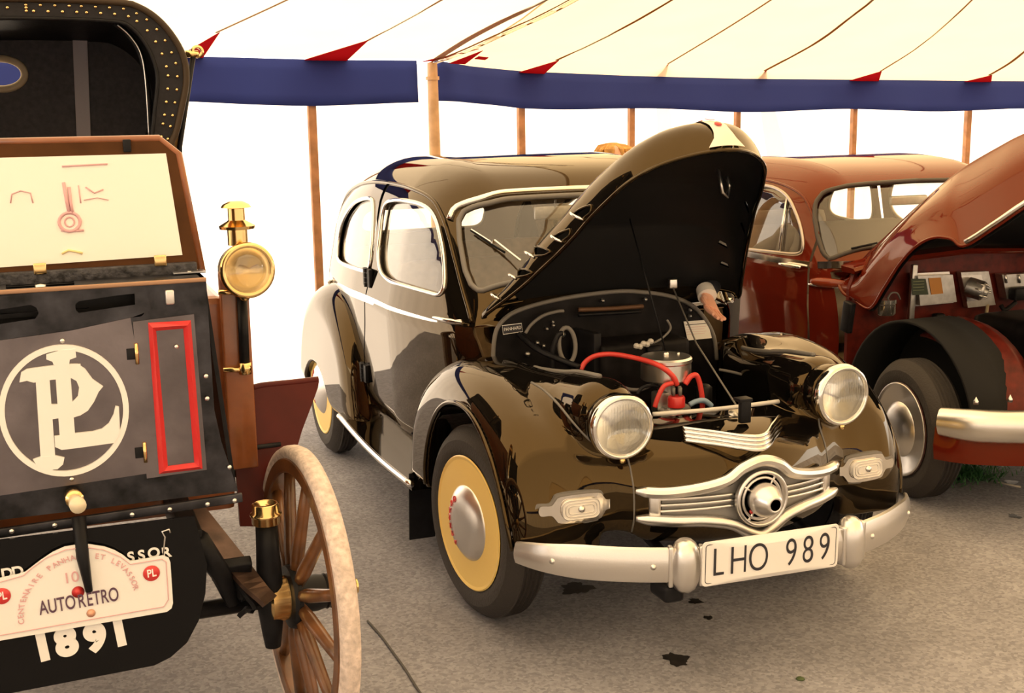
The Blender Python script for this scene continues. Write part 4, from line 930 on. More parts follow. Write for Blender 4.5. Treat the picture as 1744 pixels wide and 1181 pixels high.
# ================================================================== old motor carriage
XC, YB = -1.865, -.72
CG = thing('motor_carriage', (XC, -.2, 0), 'antique open motor carriage with black bonnet box and wooden spoked wheels', 'carriage')
STEEL = mat('brushed_dark_steel', (.17, .15, .16), .38, 1., 0, .4, 5, .04, 60)
BLUED = mat('mottled_black_steel', (.030, .030, .037), .36, .6, 0, .8, 16)
def bp(px, py, y=YB): return ony(px, py, y)[[0, 2]]
def fy(y): return lambda q, d: np.stack([q[:, 0], y-d+0*q[:, 0], q[:, 1]], -1)
def plateY(name, pts, y, th, m, parent, px=True, sp=1e3, holes=()):
    o = np.array([bp(*p, y) for p in pts]) if px else np.array(pts, float)
    h = [np.array([bp(*p, y) for p in hh]) if px else np.array(hh, float) for hh in holes]
    return slab(name, o, h, fy(y), th, m, parent, sp)
H1 = .328
front = [(XC-H1, 1.252), (XC+H1, 1.252), (XC+H1, .94), (XC+.340, .86), (XC+.372, .735), (XC-.372, .735), (XC-.340, .86), (XC-H1, .94)]
slotL = rrect(.20, .062, .012, 4, tuple(bp(6, 536))); slotR = rrect(.17, .062, .012, 4, tuple(bp(178, 521)))
bon = plateY('bonnet_box', front, YB+.02, .02, BLUED, CG, False, 1e3, [slotL, slotR])
plateY('slot_backing', rrect(.62, .07, .01, 3, (XC, bp(90, 525)[1])), YB+.06, .004, BLKMET, bon, False)
for sg in (-1, 1):
    sd = np.array([(YB+.02, .735), (YB+.02, 1.252), (-.36, 1.252), (-.36, .735)])
    slab('bonnet_side', sd, [], lambda q, d, s=sg: np.stack([XC+s*(H1-.0+np.interp(q[:, 1], [.735, .86, .94], [.044, .012, 0.])-d), q[:, 0], q[:, 1]], -1), .01, BLKMET, bon)
# top deck with an opening, rim strip
dk = np.array([(XC-H1, YB), (XC+H1, YB), (XC+H1, -.575), (XC-H1, -.575)]); hole = rrect(.145, .085, .004, 2, (onz(68, 478, 1.252)[0], -.645))
slab('bonnet_deck', dk, [hole], lambda q, d: np.stack([q[:, 0], q[:, 1], 1.252-d+0*q[:, 0]], -1), .006, BLUED, bon)
V, F = box((hole.mean(0)[0], -.63, 1.19), (.2, .10, .01)); mk('deck_well', V, F, BLKMET, bon, False)
hp = np.array([hole.mean(0)[0], -.64, 1.215]); mk('tank_cap', *lathe([(.022, 0), (.022, .02), (.012, .026), (.012, .036), (0, .038)], hp, (0, 0, 1), 20), SATIN, bon)
V, F = box((XC, -.50, 1.19), (2*H1-.02, .13, .10)); mk('tank', V, F, BLKMET, bon, False)
st4 = bp(289, 506); mk('lid_catch', *box((st4[0], YB-.004, st4[1]), (.020, .010, .034), None, .005), mat('pale_metal', (.72, .68, .66), .3, .8), bon)
for k in range(9):
    V, F = lathe([(.006, 0), (.005, .003), (0, .004)], (bp(240, 500)[0], 0, 0), (0, -1, 0), 8)
cr = onz(320, 462, 1.256); cc = MB()
for dx, dy in ((-.03, .0), (.03, 0), (0, -.03), (0, .03)): cc.add(*lathe([(.007, 0), (.005, .003), (0, .004)], cr+[dx*.6, dy*.8, 0], (0, 0, 1), 8))
cc.build('corner_rivets', SATIN, bon); mk('corner_patch', *box(cr, (.075, .075, .004), None, .001), mat('pale_blue_steel', (.35, .36, .40), .3, .9), bon)
mk('top_edge_strip', *box((XC, YB-.002, 1.250), (2*H1, .008, .010), None, .002), mat('worn_copper_edge', (.40, .24, .15), .4, .8), bon)
# bright steel door with the monogram, side plate, red frame
dr = plateY('bonnet_door', [(-75, 590), (120, 563), (222, 541), (240, 640), (252, 806), (120, 826), (-75, 855)], YB, .004, STEEL, CG)
pnl = plateY('steel_side_plate', [(226, 548), (330, 535), (352, 800), (250, 815)], YB, .003, STEEL, bon)
plateY('upper_band', [(-75, 512), (245, 480), (258, 528), (226, 540), (120, 562), (-75, 590)], YB, .003, BLUED, bon, True, 1e3, [[(-40, 534), (0, 527), (52, 519), (62, 524), (66, 534), (60, 543), (0, 552), (-40, 558)], [(128, 519), (134, 513), (200, 503), (229, 500), (230, 519), (180, 526), (134, 533), (129, 528)]])
for px, py in ((233, 603), (247, 771)):
    c_ = ony(px, py, YB-.008); h_ = mk('door_hinge', *tube([c_-[.0, 0, .024], c_+[0, 0, .024]], .0045, 10), BRASS, dr); mk('hinge_leaf', *box(c_+[-.012, .004, 0], (.02, .004, .026), None, .001), BLKMET, h_)
# red moulding of four sides
ro_ = [bp(252, 550, YB-.004), bp(325, 546, YB-.004), bp(345, 799, YB-.004), bp(271, 808, YB-.004)]; ri_ = [bp(266, 564, YB-.004), bp(312, 560, YB-.004), bp(331, 788, YB-.004), bp(286, 794, YB-.004)]
rf = None
for k in range(4):
    a, b, c_, d_ = ro_[k], ro_[(k+1) % 4], ri_[(k+1) % 4], ri_[k]
    V = []
    for (p_, hgt) in ((a, 0), (b, 0), ((b+c_)/2, .012), ((a+d_)/2, .012), (c_, 0), (d_, 0)): V.append((p_[0], YB-.004-hgt, p_[1]))
    F = [(0, 1, 2, 3), (3, 2, 4, 5), (0, 5, 4, 1)]
    if k == 0: rf = mk('red_frame', V, F, RED, bon, False)
    else: mk('frame_side', V, F, RED, rf, False)
# monogram
Zm = lambda L: [(x/4.375, 560+y/4.375) for x, y in L]
mono_c = bp(110.5, 700.5, YB-.010); rx = abs(bp(221, 690, YB-.010)[0]-bp(0, 711, YB-.010)[0])/2; ang = np.linspace(0, 2*pi, 64, endpoint=False)
rz = abs(bp(112, 588, YB-.010)[1]-bp(112, 813, YB-.010)[1])/2
ring = slab('monogram_ring', np.stack([mono_c[0]+rx*np.cos(ang), mono_c[1]+rz*np.sin(ang)], -1), [np.stack([mono_c[0]+(rx-.0125)*np.cos(ang), mono_c[1]+(rz-.0125)*np.sin(ang)], -1)], fy(YB-.004), .008, WHITE, dr, .02)
PLY = [[(262, 330), (366, 330), (415, 1000), (305, 1000)], [(145, 400), (158, 325), (200, 300), (400, 272), (600, 263), (600, 362), (390, 380), (250, 402), (200, 388)],
       [(520, 262), (580, 262), (635, 300), (690, 375), (768, 430), (735, 470), (700, 545), (655, 610), (600, 645), (545, 662), (430, 668), (385, 675), (380, 563), (430, 563), (535, 548), (580, 505), (590, 440), (570, 390), (525, 365)],
       [(245, 975), (300, 955), (415, 945), (480, 960), (470, 1010), (430, 1045), (380, 1052), (330, 1050), (275, 1020)]]
LLY = [[(405, 230), (515, 225), (560, 800), (445, 810)], [(345, 190), (450, 160), (560, 150), (568, 212), (520, 230), (515, 262), (400, 270), (390, 245), (345, 228)],
       [(405, 800), (560, 778), (690, 765), (760, 745), (810, 705), (845, 640), (860, 575), (885, 580), (895, 780), (850, 850), (560, 890), (460, 902), (410, 880)]]
for nm, LS, o_ in (('monogram_letter', PLY, .0), ('monogram_letter', LLY, .0012)):
    mb = MB()
    for k, L in enumerate(LS):
        V2, F2_ = fill2d(np.array([bp(*p, YB-.010) for p in Zm(L)]), [], 1e3); n = len(V2)
        V = [(x, YB-.0045-.0001*k-o_, z) for x, z in V2]+[(x, YB-.0120-.0002*k-o_, z) for x, z in V2]
        ee = set()
        for f in F2_:
            for a, b in ((f[0], f[1]), (f[1], f[2]), (f[2], f[0])): ee.add((a, b))
        mb.add(V, [tuple(f[::-1]) for f in F2_]+[tuple(i+n for i in f) for f in F2_]+[(a, b, b+n, a+n) for a, b in ee if (b, a) not in ee])
    mb.build(nm, WHITE, ring, False)
# rivet row and angle strip along the bottom
a0, a1 = bp(-75, 918), bp(412, 846)
stp = mk('angle_strip', *box(((a0[0]+a1[0])/2, YB-.006, (a0[1]+a1[1])/2), (a1[0]-a0[0], .014, .022), rotm('Y', -math.atan2(a1[1]-a0[1], a1[0]-a0[0])), .003), BLUED, bon)
for px in (20, 93, 224, 288, 352, 398): p_ = bp(px, 0+905-(px)*.1375, YB); mk('rivet', *lathe([(.0065, 0), (.005, .004), (0, .005)], (p_[0], YB-.012, p_[1]), (0, -1, 0), 8), SATIN, stp)
for px, py in ((106, 580), (122, 815), (350, 640), (352, 678), (390, 795), (120, 600), (300, 590)): p_ = bp(px, py); mk('rivet', *lathe([(.006, 0), (.005, .004), (0, .005)], (p_[0], YB-.006, p_[1]), (0, -1, 0), 8), SATIN, bon)
# starting handle
k0 = ony(133, 862, YB-.11); k1 = ony(124, 845, YB-.012)
hd = mk('starting_handle', *tube([k1, k1*.6+k0*.4], .020, 16), BRASS, CG); mk('handle_grip', *tube([k1*.6+k0*.4, k1*.2+k0*.8, k0], [.014, .018, .018], 16), mat('ivory_grip', (.78, .68, .50), .35, .2), hd)
c0 = ony(134, 880, YB-.04); c1 = ony(141, 950, YB-.06); c2 = ony(152, 1008, YB-.065); mk('crank_arm', *tube([c0, c1, c2], [.016, .014, .008], 8), BLKMET, hd)
# ------------------------------------------------------------------ open lid of wood with a poster
LZ0 = 1.268
def ly(z): return -.565+.16*(z-LZ0)
def on_lid(px, py, off=0.):
    z = 1.4
    for _ in range(30): P = ony(px, py, ly(z)-off); z = P[2]
    return P[[0, 2]]
lid3 = lambda o_: (lambda q, d: np.stack([q[:, 0], -.565+.16*(q[:, 1]-LZ0)-d-o_, q[:, 1]], -1))
lo_ = np.array([on_lid(*p) for p in ((-60, 243), (270, 236), (303, 262), (343, 462), (-60, 483))]); li_ = np.array([on_lid(*p) for p in ((-60, 270), (281, 261), (309, 433), (-60, 458))])
lid = slab('bonnet_lid', lo_, [], lid3(0.), .018, mat('brown_lid_wood', (.075, .03, .010), .6, 0, 0., .2, 12, spec=.1), CG)
mk('lid_edge', *tube([lid3(.012)(lo_[i:i+1], 0)[0] for i in (0, 1, 2, 3)], .009, 8), WOODR, lid)
po = slab('poster', li_, [], lid3(.0185), .002, WHITEP, lid)
def pr_loop(pts, w_=.0016, m=PALE, closed=False): mk('poster_drawing', *tube([lid3(.0215)(on_lid(*p)[None], 0)[0] for p in pts], w_, 5, closed), m, po)
th = np.linspace(0, 2*pi, 20, endpoint=False)
pr_loop([(118+18*math.cos(a), 377+16*math.sin(a)) for a in th], .004, PALE, True); pr_loop([(118+8*math.cos(a), 377+8*math.sin(a)) for a in th], .002, PALE, True)
pr_loop([(108, 310), (113, 340), (117, 360)], .004); pr_loop([(117, 318), (120, 345), (123, 362)], .004); pr_loop([(104, 391), (118, 393), (142, 391)], .003, PALE); pr_loop([(133, 315), (137, 345)], .0015)
pr_loop([(18, 345), (20, 330), (35, 324), (52, 328), (56, 345)], .0016); pr_loop([(145, 318), (160, 328), (175, 322)], .0018); pr_loop([(142, 340), (165, 336), (184, 340)], .0012)
pr_loop([(105, 431), (116, 425), (128, 427), (140, 430)], .003, mat('faded_yellow_print', (.90, .72, .35), .6))
pr_loop([(105, 283), (140, 281), (182, 279)], .0022)
cp_ = on_lid(215, 248); mk('lid_clip', *box(lid3(.012)(cp_[None], 0)[0], (.018, .03, .03), None, .003), BLKMET, lid)
gl0 = on_lid(-60, 474); gl1 = on_lid(343, 447)
bnd = mk('hinge_band', *box((XC, -.592, 1.262), (2*H1-.01, .026, .030), None, .003), mat('cracked_black_leather', (.04, .04, .048), .55, .2, 0, .8, 60, .4, 80), bon)
for px in (68, 273): p_ = ony(px, 458 if px < 100 else 444, -.61); mk('brass_hinge', *box(p_, (.028, .010, .026), None, .003), BRASS, bnd)
# ------------------------------------------------------------------ lower black panel, plates and figures
YP = -.755
lowp = plateY('front_apron', [(-90, 930), (330, 878), (352, 960), (349, 1010), (338, 1055), (318, 1093), (290, 1118), (262, 1132), (85, 1166), (-90, 1200)], YP, .008, mat('gloss_black_enamel', (.003, .003, .004), .2, 0, 0, spec=.25), CG)
RPX = [(-8, 986), (30, 978), (43, 974), (69, 954), (90, 940), (110, 931), (128, 928), (146, 926), (178, 931), (195, 937), (209, 945), (222, 956), (278, 946), (287, 950), (290, 958), (294.5, 1027), (292, 1036), (284, 1042), (0, 1091), (-40, 1098), (-48, 1090), (-54, 1000), (-46, 993)]
RY = YP-.018
rp = plateY('rally_plate', RPX, RY, .003, WHITE, CG)
def onrp(px, py, o_=.0042): return ony(px, py, RY-o_)
mk('plate_border', *tube([onrp(*p) for p in [(-6, 994), (40, 981), (56, 967), (80, 950), (112, 937), (146, 933), (176, 937), (205, 949), (222, 962), (276, 953), (283, 958), (287, 1022), (279, 1034), (0, 1083), (-44, 1090), (-48, 1002)]], .0011, 5, True), PALE, rp)
exr = onrp(200, 1010)-onrp(70, 1035); exr /= np.linalg.norm(exr)
def tpx(s, px, py, h, m, par, y=None, bold=0., sx=1., tilt=None, name='lettering'):
    y = (RY-.0042) if y is None else y; d = exr if tilt is None else np.array([math.cos(tilt), 0, math.sin(tilt)]); up = np.array([-d[2], 0, d[0]])
    return text(s, h, ony(px, py, y), d, up, m, par, name, .0008, sx=sx, bold=bold)
DARKV = mat('dark_violet_ink', (.10, .05, .09), .5)
tpx('AUTO', 98, 1032, .047, DARKV, rp, sx=.60, bold=.0003); tpx('R', 139, 1025, .047, DARKV, rp, sx=.60, bold=.0003); tpx('ETRO', 175, 1018, .047, DARKV, rp, sx=.60, bold=.0003)
tpx('10', 121, 985, .036, PALE, rp); 
mk('red_spot', *lathe([(.014, 0), (.0, .0015)], onrp(133, 1009), (0, -1, 0), 18), RED, rp); mk('orange_spot', *lathe([(.010, 0), (.0, .0012)], onrp(155, 1045), (0, -1, 0), 14), mat('orange_print', (.85, .45, .30), .5), rp)
arc = 'CENTENAIRE PANHARD ET LEVASSOR'
for k, ch in enumerate(arc):
    if ch == ' ': continue
    t_ = k/(len(arc)-1); a_ = math.radians(188-t_*178); px, py = 134+98*math.cos(a_)+0, 1032-16*math.cos(a_)-83*math.sin(a_)
    tpx(ch, px, py, .018, PALE, rp, tilt=a_-pi/2+.14)
for px, py in ((258, 977), (3, 1016)):
    c_ = onrp(px, py, .0045); lg = mk('round_emblem', *lathe([(.019, 0), (.0185, .0008), (0, .0008)], c_, (0, -1, 0), 28), RED, rp); text('PL', .026, c_+[0, -.0012, 0], exr, (0, 0, 1), WHITE, lg, 'emblem_letters', .0006, sx=.8, bold=.0005)
for k, (ch, px, py) in enumerate((('S', 223, 950), ('S', 241, 947), ('O', 262, 943), ('R', 283, 942), ('D', 12, 978), ('D', 30, 975))): tpx(ch, px, py, .034, WHITE, lowp, YP-.0095, .001, 1.0, name='painted_letter')
for ch, px, py in (('1', 73, 1104), ('8', 113, 1096), ('9', 163, 1088), ('1', 204, 1079)): tpx(ch, px, py, .090, WHITE, lowp, YP-.0095, .0058, 1.0, tilt=.11, name='painted_figure')
mk('small_hook', *tube([ony(*p, YP-.01) for p in ((278, 946), (281, 915), (276, 906), (288, 902), (290, 908))], .0022, 6), SATIN, lowp)
# ------------------------------------------------------------------ axle, springs, wheels
AY, AZ, WR = -.576, .39, .39
axl = mk('front_axle', *tube([(XC-.52, AY, AZ), (XC+.505, AY, AZ)], .022, 10), BLKMET, CG)
for sg in (-1, 1):
    xk = XC+sg*.455
    kp = mk('king_post', *tube([(xk, AY-.02, .27), (xk, AY-.02, .31), (xk, AY-.02, .39), (xk, AY-.02, .53), (xk, AY-.02, .60)], [.020, .026, .036, .030, .028], 16), BLKMET, CG)
    mk('grease_cup', *lathe([(.030, 0), (.036, .004), (.036, .022), (.040, .025), (.040, .030), (.034, .034), (.034, .055), (.027, .057), (.026, .048), (0, .048)], (xk, AY-.02, .60), (0, 0, 1), 28), BRASS, kp)
    # quarter-elliptic leaf spring from the frame out to the axle
    for k in range(4):
        P = spline([(XC+sg*.30, AY+.16-.03*k, .60-.018*k), (XC+sg*.35, AY+.05, .535-.016*k), (XC+sg*.40, AY-.06, .47-.014*k), (XC+sg*(.44-.02*k), AY-.10+.015*k, .425-.012*k)], 5)
        o_ = sweep(P, [(-.03, -.006), (.03, -.006), (.03, .006), (-.03, .006)])
        if k == 0: sp_ = mk('leaf_spring', *o_, mat('worn_brown_steel', (.10, .06, .045), .35, .6, 0, .4, 20), CG, False)
        else: mk('spring_leaf', *o_, BLKMET, sp_, False)
    mk('spring_clip', *box((XC+sg*.36, AY-.03, .50), (.10, .03, .05), rotm('X', .5), .006), BLKMET, sp_)
    mk('frame_bracket', *tube([(XC+sg*.27, -.70, .62), (XC+sg*.33, AY-.05, .50), (XC+sg*.36, AY-.03, .41)], [.03, .025, .02], 8), BLKMET, CG)
mk('chassis_rail', *box((XC-.26, .15, .60), (.05, 1.7, .09), None, .005), BLKMET, CG); mk('chassis_rail', *box((XC+.26, .15, .60), (.05, 1.7, .09), None, .005), BLKMET, CG)
def cart_wheel(c_, R_, nsp, psi, kap, sg, full=True):
    ax = np.array([math.cos(kap)*math.cos(psi), math.cos(kap)*math.sin(psi), -math.sin(kap)])*1.; e1 = np.cross([0, 0, 1.], ax); e1 /= np.linalg.norm(e1); e2 = np.cross(ax, e1); c_ = np.asarray(c_, float)
    w_ = mk('cart_wheel', *lathe([(R_-.070, -.020), (R_-.066, -.024), (R_-.034, -.024), (R_-.030, -.018), (R_-.030, .022), (R_-.034, .028), (R_-.066, .028), (R_-.070, .022)], c_, ax, 72, True), WOOD, CG, True, None, 40)
    mk('rubber_tyre', *lathe([(R_-.032, -.020), (R_-.020, -.024), (R_-.006, -.020), (R_, -.008), (R_, .012), (R_-.006, .024), (R_-.020, .028), (R_-.032, .024)], c_, ax, 72, True), mat('white_rubber_tyre', (.62, .52, .47), .8, 0, 0, .25, 60, .3, 120), w_, True, None, 50)
    for k in range(nsp):
        a_ = 2*pi*(k+.35)/nsp; d_ = math.cos(a_)*e1+math.sin(a_)*e2; o_ = ax*(.020*sg)
        mk('spoke', *tube([c_+d_*.045-o_*1.4, c_+d_*.12-o_*1.1, c_+d_*(R_*.62)-o_*.5, c_+d_*(R_-.055)], [.013, .019, .016, .014], 8), WOOD, w_)
        if k % 2 == 0: mk('felloe_strap', *box(c_+d_*(R_-.052)-ax*.004, (.05, .05, .05), None, .004), WOOD, w_) if False else None
    hb = [(0, -.11), (.030, -.11), (.034, -.105), (.050, -.10), (.058, -.095), (.058, -.050), (.050, -.048)]
    mk('hub_band', *lathe(hb, c_, ax, 36), BRASS, w_, True, None, 35)
    mk('hub_flange', *lathe([(.05, -.050), (.080, -.046), (.084, -.036), (.080, -.024), (.05, -.020)], c_, ax, 36), BLKMET, w_, True, None, 40)
    mk('hub_barrel', *lathe([(.046, -.05), (.048, .03), (.044, .05), (.047, .055), (.044, .062), (.047, .068), (.043, .078), (.04, .085)], c_, ax, 32), BLKMET, w_, True, None, 40)
    mk('hub_cap', *lathe([(.040, .080), (.042, .086), (.042, .125), (.036, .132), (.022, .134), (.020, .142), (0, .143)], c_, ax, 32), BRASS, w_, True, None, 35)
    return w_
cart_wheel((-1.318+.0, -.576, .39), .39, 12, .079, .022, 1); cart_wheel((2*XC+1.318, -.576, .39), .39, 12, .079+pi, .022, 1)
for sg in (-1, 1): cart_wheel((XC+sg*.40, 1.02, .47), .47, 14, 0 if sg > 0 else pi, 0., 1)
mk('rear_axle', *tube([(XC-.45, 1.02, .47), (XC+.45, 1.02, .47)], .024, 10), BLKMET, CG)
# ------------------------------------------------------------------ body, mudguard, lamp
V, F = box((XC, .38, .84), (.86, 1.28, .60), None, .02); bd = mk('carriage_body', V, F, WOODR, CG, False)
V, F = box((XC, .45, 1.22), (.80, .50, .14), None, .05); mk('seat_cushion', V, F, LEATHER, bd)
YS = -.30
mk('body_side_post', *box((ony(404, 600, YS)[0], YS, .95), (.075, .03, .56), None, .004), WOODR, bd)
for px0, px1, py in ((372, 402, 498), (380, 426, 630)): mk('brass_stay', *tube([ony(px0, py, YS-.03), ony(px1, py, YS-.03)], .007, 10), BRASS, bd)
hh = mk('lamp_post', *tube([ony(412, 505, YS-.03), ony(417, 626, YS-.03)], .0135, 14), BLKMET, bd); mk('post_ferrule', *tube([ony(417, 618, YS-.03), ony(418, 637, YS-.03)], .017, 14), BRASS, hh)
mg = slab('mudguard', np.array([ony(*p, -.20)[[0, 2]] for p in [(396, 770), (404, 715), (418, 682), (432, 664), (450, 660), (500, 655), (543, 650), (541, 660), (528, 690), (510, 730), (494, 775), (478, 830), (470, 880), (400, 880)]]), [], lambda q, d: np.stack([q[:, 0], -.20-d+.25*(q[:, 1]-.8), q[:, 1]], -1), .018, DKRED, CG, .04)
mk('mudguard_lip', *tube(spline([(p[0], -.21+.25*(p[2]-.8), p[2]) for p in [ony(*q, -.20) for q in [(432, 662), (450, 658), (500, 653), (543, 648)]]], 4), .010, 10), DKRED, mg)
mk('mudguard_strap', *tube([ony(392, 768, -.26), ony(478, 757, -.26)], .007, 8), BLKMET, mg)
mk('mudguard_bracket', *tube([(XC+.30, -.20, .62), ony(430, 800, -.18)], .014, 8), BLKMET, CG)
LY_ = -.36; lc_ = ony(416, 459, LY_); lax = np.array([.10, -1, .02]); lr = 47/FPX*((lc_-CAM)@_f)
lamp = mk('carriage_lamp', *lathe([(.0, -.075), (lr*.5, -.07), (lr*.82, -.045), (lr*.92, -.01), (lr*.93, .02)], lc_, lax, 40), BRASS, CG); lamp['label'] = 'round brass carriage lamp with tiered chimney'
mk('lamp_bezel', *lathe([(lr*.93, .018), (lr, .022), (lr*1.02, .032), (lr*.97, .042), (lr*.86, .044), (lr*.80, .036)], lc_, lax, 44), BRASS, lamp)
mk('lamp_reflector', *lathe([(lr*.82, .034), (lr*.7, .005), (lr*.4, -.02), (0, -.03)], lc_, lax, 36), CHROME, lamp); mk('lamp_glass', *lathe([(lr*.82, .038), (lr*.4, .045), (0, .047)], lc_, lax, 36), LENS, lamp)
mk('burner', *lathe([(.014, -.03), (.014, -.005), (.006, .004), (0, .005)], lc_+lax*.012+[0, 0, -.018], (0, 0, 1), 14), BRASS, lamp)
mk('chimney', *lathe([(.026, .85*lr), (.026, lr+.03), (.045, lr+.032), (.047, lr+.040), (.026, lr+.052), (.022, lr+.055), (.022, lr+.085), (.040, lr+.088), (.034, lr+.096), (.018, lr+.104), (.0, lr+.104)], lc_+[-.008, .03, 0], (0, 0, 1), 28), BRASS, lamp, True, None, 35)
mk('lamp_bracket', *tube([lc_-[0, 0, lr], ony(412, 506, YS-.03)], .012, 10), BRASS, lamp)
# ------------------------------------------------------------------ folding leather top
YH = .40
def hp_(px, py, y=YH): return ony(px, py, y)[[0, 2]]
outer_h = np.array([hp_(*p) for p in [(200, 4), (240, 14), (272, 36), (298, 68), (314, 102), (317, 140), (310, 180), (300, 225), (290, 262)]]); inner_h = np.array([hp_(*p) for p in [(190, 36), (222, 46), (246, 72), (262, 105), (268, 140), (262, 200), (258, 262)]])
def full(h, zc, low):
    h = np.vstack([h, [(h[-1, 0]-.01, low)]]); m_ = h[::-1].copy(); m_[:, 0] = 2*XC-m_[:, 0]; return np.vstack([m_, [(XC, zc)], h])
oh = resample(spline(full(outer_h, outer_h[0, 1]+.006, 1.22), 6), .02); ih = resample(spline(full(inner_h, inner_h[0, 1]+.006, 1.22), 6), .02)
ft = slab('folding_top', np.vstack([oh, ih[::-1]]), [], lambda q, d: np.stack([q[:, 0], YH+d+0*q[:, 0], q[:, 1]], -1), .03, LEATHER, CG, .03)
mk('top_front_edge', *tube(np.stack([oh[:, 0], np.full(len(oh), YH-.002), oh[:, 1]], -1), .010, 8), mat('tan_leather_edge', (.045, .03, .018), .5, spec=.2), ft)
mk('top_inner_edge', *tube(np.stack([ih[:, 0], np.full(len(ih), YH-.002), ih[:, 1]], -1), .006, 8), BLKMET, ft)
# leather skin from the front bow back to the rear curtain
ctr = np.array([XC, 1.5]); nB_ = len(oh); rows = []
for k in range(7):
    t_ = k/6; sc_ = 1-.06*t_; rows.append([(XC+(p[0]-XC)*sc_, YH+.02+.85*t_, 1.2+(p[1]-1.2)*(1-.10*t_*t_)) for p in oh])
V = [p for r_ in rows for p in r_]; F = [(i*nB_+j, i*nB_+j+1, (i+1)*nB_+j+1, (i+1)*nB_+j) for i in range(6) for j in range(nB_-1)]
mk('top_skin', V, F, LEATHER, ft)
YR = YH+.86; bc = np.array([(XC+(p[0]-XC)*.945, 1.2+(p[1]-1.2)*.905) for p in oh]); bc = np.vstack([bc, [(XC+.40, 1.0), (XC-.40, 1.0)]])
ow = ony(2, 126, YR); a_ = np.linspace(0, 2*pi, 36, endpoint=False); rxw = abs(ony(42, 126, YR)[0]-ow[0]); rzw = abs(ony(2, 100, YR)[2]-ow[2]); ov = np.stack([ow[0]+rxw*.92*np.cos(a_), ow[2]+rzw*.92*np.sin(a_)], -1)
slab('rear_curtain', bc, [ov], lambda q, d: np.stack([q[:, 0], YR+d+0*q[:, 0], q[:, 1]], -1), .006, GREYCL, ft, .08)
mk('curtain_window_rim', *tube(np.stack([ow[0]+rxw*np.cos(a_), np.full(36, YR-.004), ow[2]+rzw*np.sin(a_)], -1), .013, 10, True), CREAMTRIM, ft)
sp0, sp1, sp2, sp3 = [ony(*p, YR-.008) for p in ((122, 30), (147, 30), (155, 245), (131, 245))]
slab('curtain_strip', np.array([q[[0, 2]] for q in (sp0, sp1, sp2, sp3)]), [], lambda q, d: np.stack([q[:, 0], YR-.008-d+0*q[:, 0], q[:, 1]], -1), .004, mat('pale_lilac', (.50, .48, .56), .7), ft)  # pale lilac strip down the rear curtain
mk('hood_bow', *tube(spline([ony(*p, YH+.12) for p in ((195, 40), (215, 55), (236, 85), (248, 130), (255, 190), (256, 260))], 6), .009, 8), BLKMET, ft); mk('bow_wire', *tube(spline([ony(*p, YH+.10) for p in ((200, 42), (222, 62), (240, 92), (248, 140), (254, 235))], 6), .003, 6), SATIN, ft)
for k in range(26):   # two staggered rows of brass studs on the front band
    for row in (0, 1):
        t_ = (k+.5*row)/26; i_ = (.5+.47*t_)
        po_ = oh[int(i_*(len(oh)-1))]; pi_ = ih[int(i_*(len(ih)-1))]; f_ = .30 if row else .62; p_ = po_*(1-f_)+pi_*f_
        if p_[1] > 1.42: mk('brass_stud', *lathe([(.0055, 0), (.004, .003), (.0, .004)], (p_[0], YH-.001, p_[1]), (0, -1, 0), 8), BRASS, ft)
for k in range(20):
    t_ = k/20; po_ = oh[int((.5-.40*t_)*(len(oh)-1))]; pi_ = ih[int((.5-.40*t_)*(len(ih)-1))]; p_ = po_*.55+pi_*.45; mk('brass_stud', *lathe([(.0055, 0), (.004, .003), (.0, .004)], (p_[0], YH-.001, p_[1]), (0, -1, 0), 8), BRASS, ft)
jt = ony(330, 92, YH+.05); mk('strut_joint', *tube([ony(316, 92, YH+.05), ony(338, 92, YH+.05)], .011, 12), BRASS, ft); mk('joint_ring', *lathe([(.010, -.008), (.020, -.006), (.020, .006), (.010, .008)], ony(336, 88, YH+.05), (0, -1, 0), 16, True), BRASS, ft)
mk('hood_strut', *tube([ony(329, 96, YH+.05), ony(306, 250, YH+.05), (XC+.40, YH+.05, 1.16)], .008, 8), BLKMET, ft); mk('hood_strut_wood', *tube([ony(314, 170, YH+.07), ony(296, 262, YH+.07)], .010, 8), mat('tan_strut_wood', (.55, .33, .12), .4), ft)
# ================================================================== maroon saloon
MS = thing('maroon_saloon', (2.08, 1.2, 0), 'maroon vintage saloon with bonnet raised over its engine', 'car')
X0 = 2.08
def mhw(y, z):
    a = .665-.20*np.maximum(z-.86, 0)-.08*np.maximum(.7-z, 0)
    a = a-.09*(np.maximum(1.5-y, 0)/.6)**1.5-.16*(np.maximum(y-2.2, 0)/1.3)**1.6
    return np.maximum(a, .25)
MBd = Body([(1.03, .90), (1.10, 1.00), (1.20, 1.14), (1.31, 1.255), (1.46, 1.315), (1.70, 1.345), (2.05, 1.348), (2.4, 1.325), (2.75, 1.25), (3.0, 1.12), (3.2, .93), (3.36, .70), (3.38, .45), (3.2, .30), (2.2, .26), (1.3, .26), (1.06, .30), (.98, .45), (.97, .70)], mhw, .19, X0)
mTH = math.radians(62); mP0 = .19*(1-math.cos(mTH))
def mpick(px, py):
    x = -.62
    for _ in range(40):
        P = onx(px, py, X0+x); x = .5*x+.5*(MBd.side(P[None, 1:])[0, 0]-X0)
    return onx(px, py, X0+x)[1:]
SD = resample(MBd.P+MBd.N*(mP0-.002), .025, True); ang_ = np.argsort(np.arctan2(SD[:, 1]-.85, SD[:, 0]-2.1)); SD = SD[ang_]
WPX = [(1268, 322), (1300, 316), (1325, 322), (1344, 338), (1358, 368), (1367, 402), (1367, 426), (1355, 433), (1320, 430), (1285, 426), (1262, 422)]
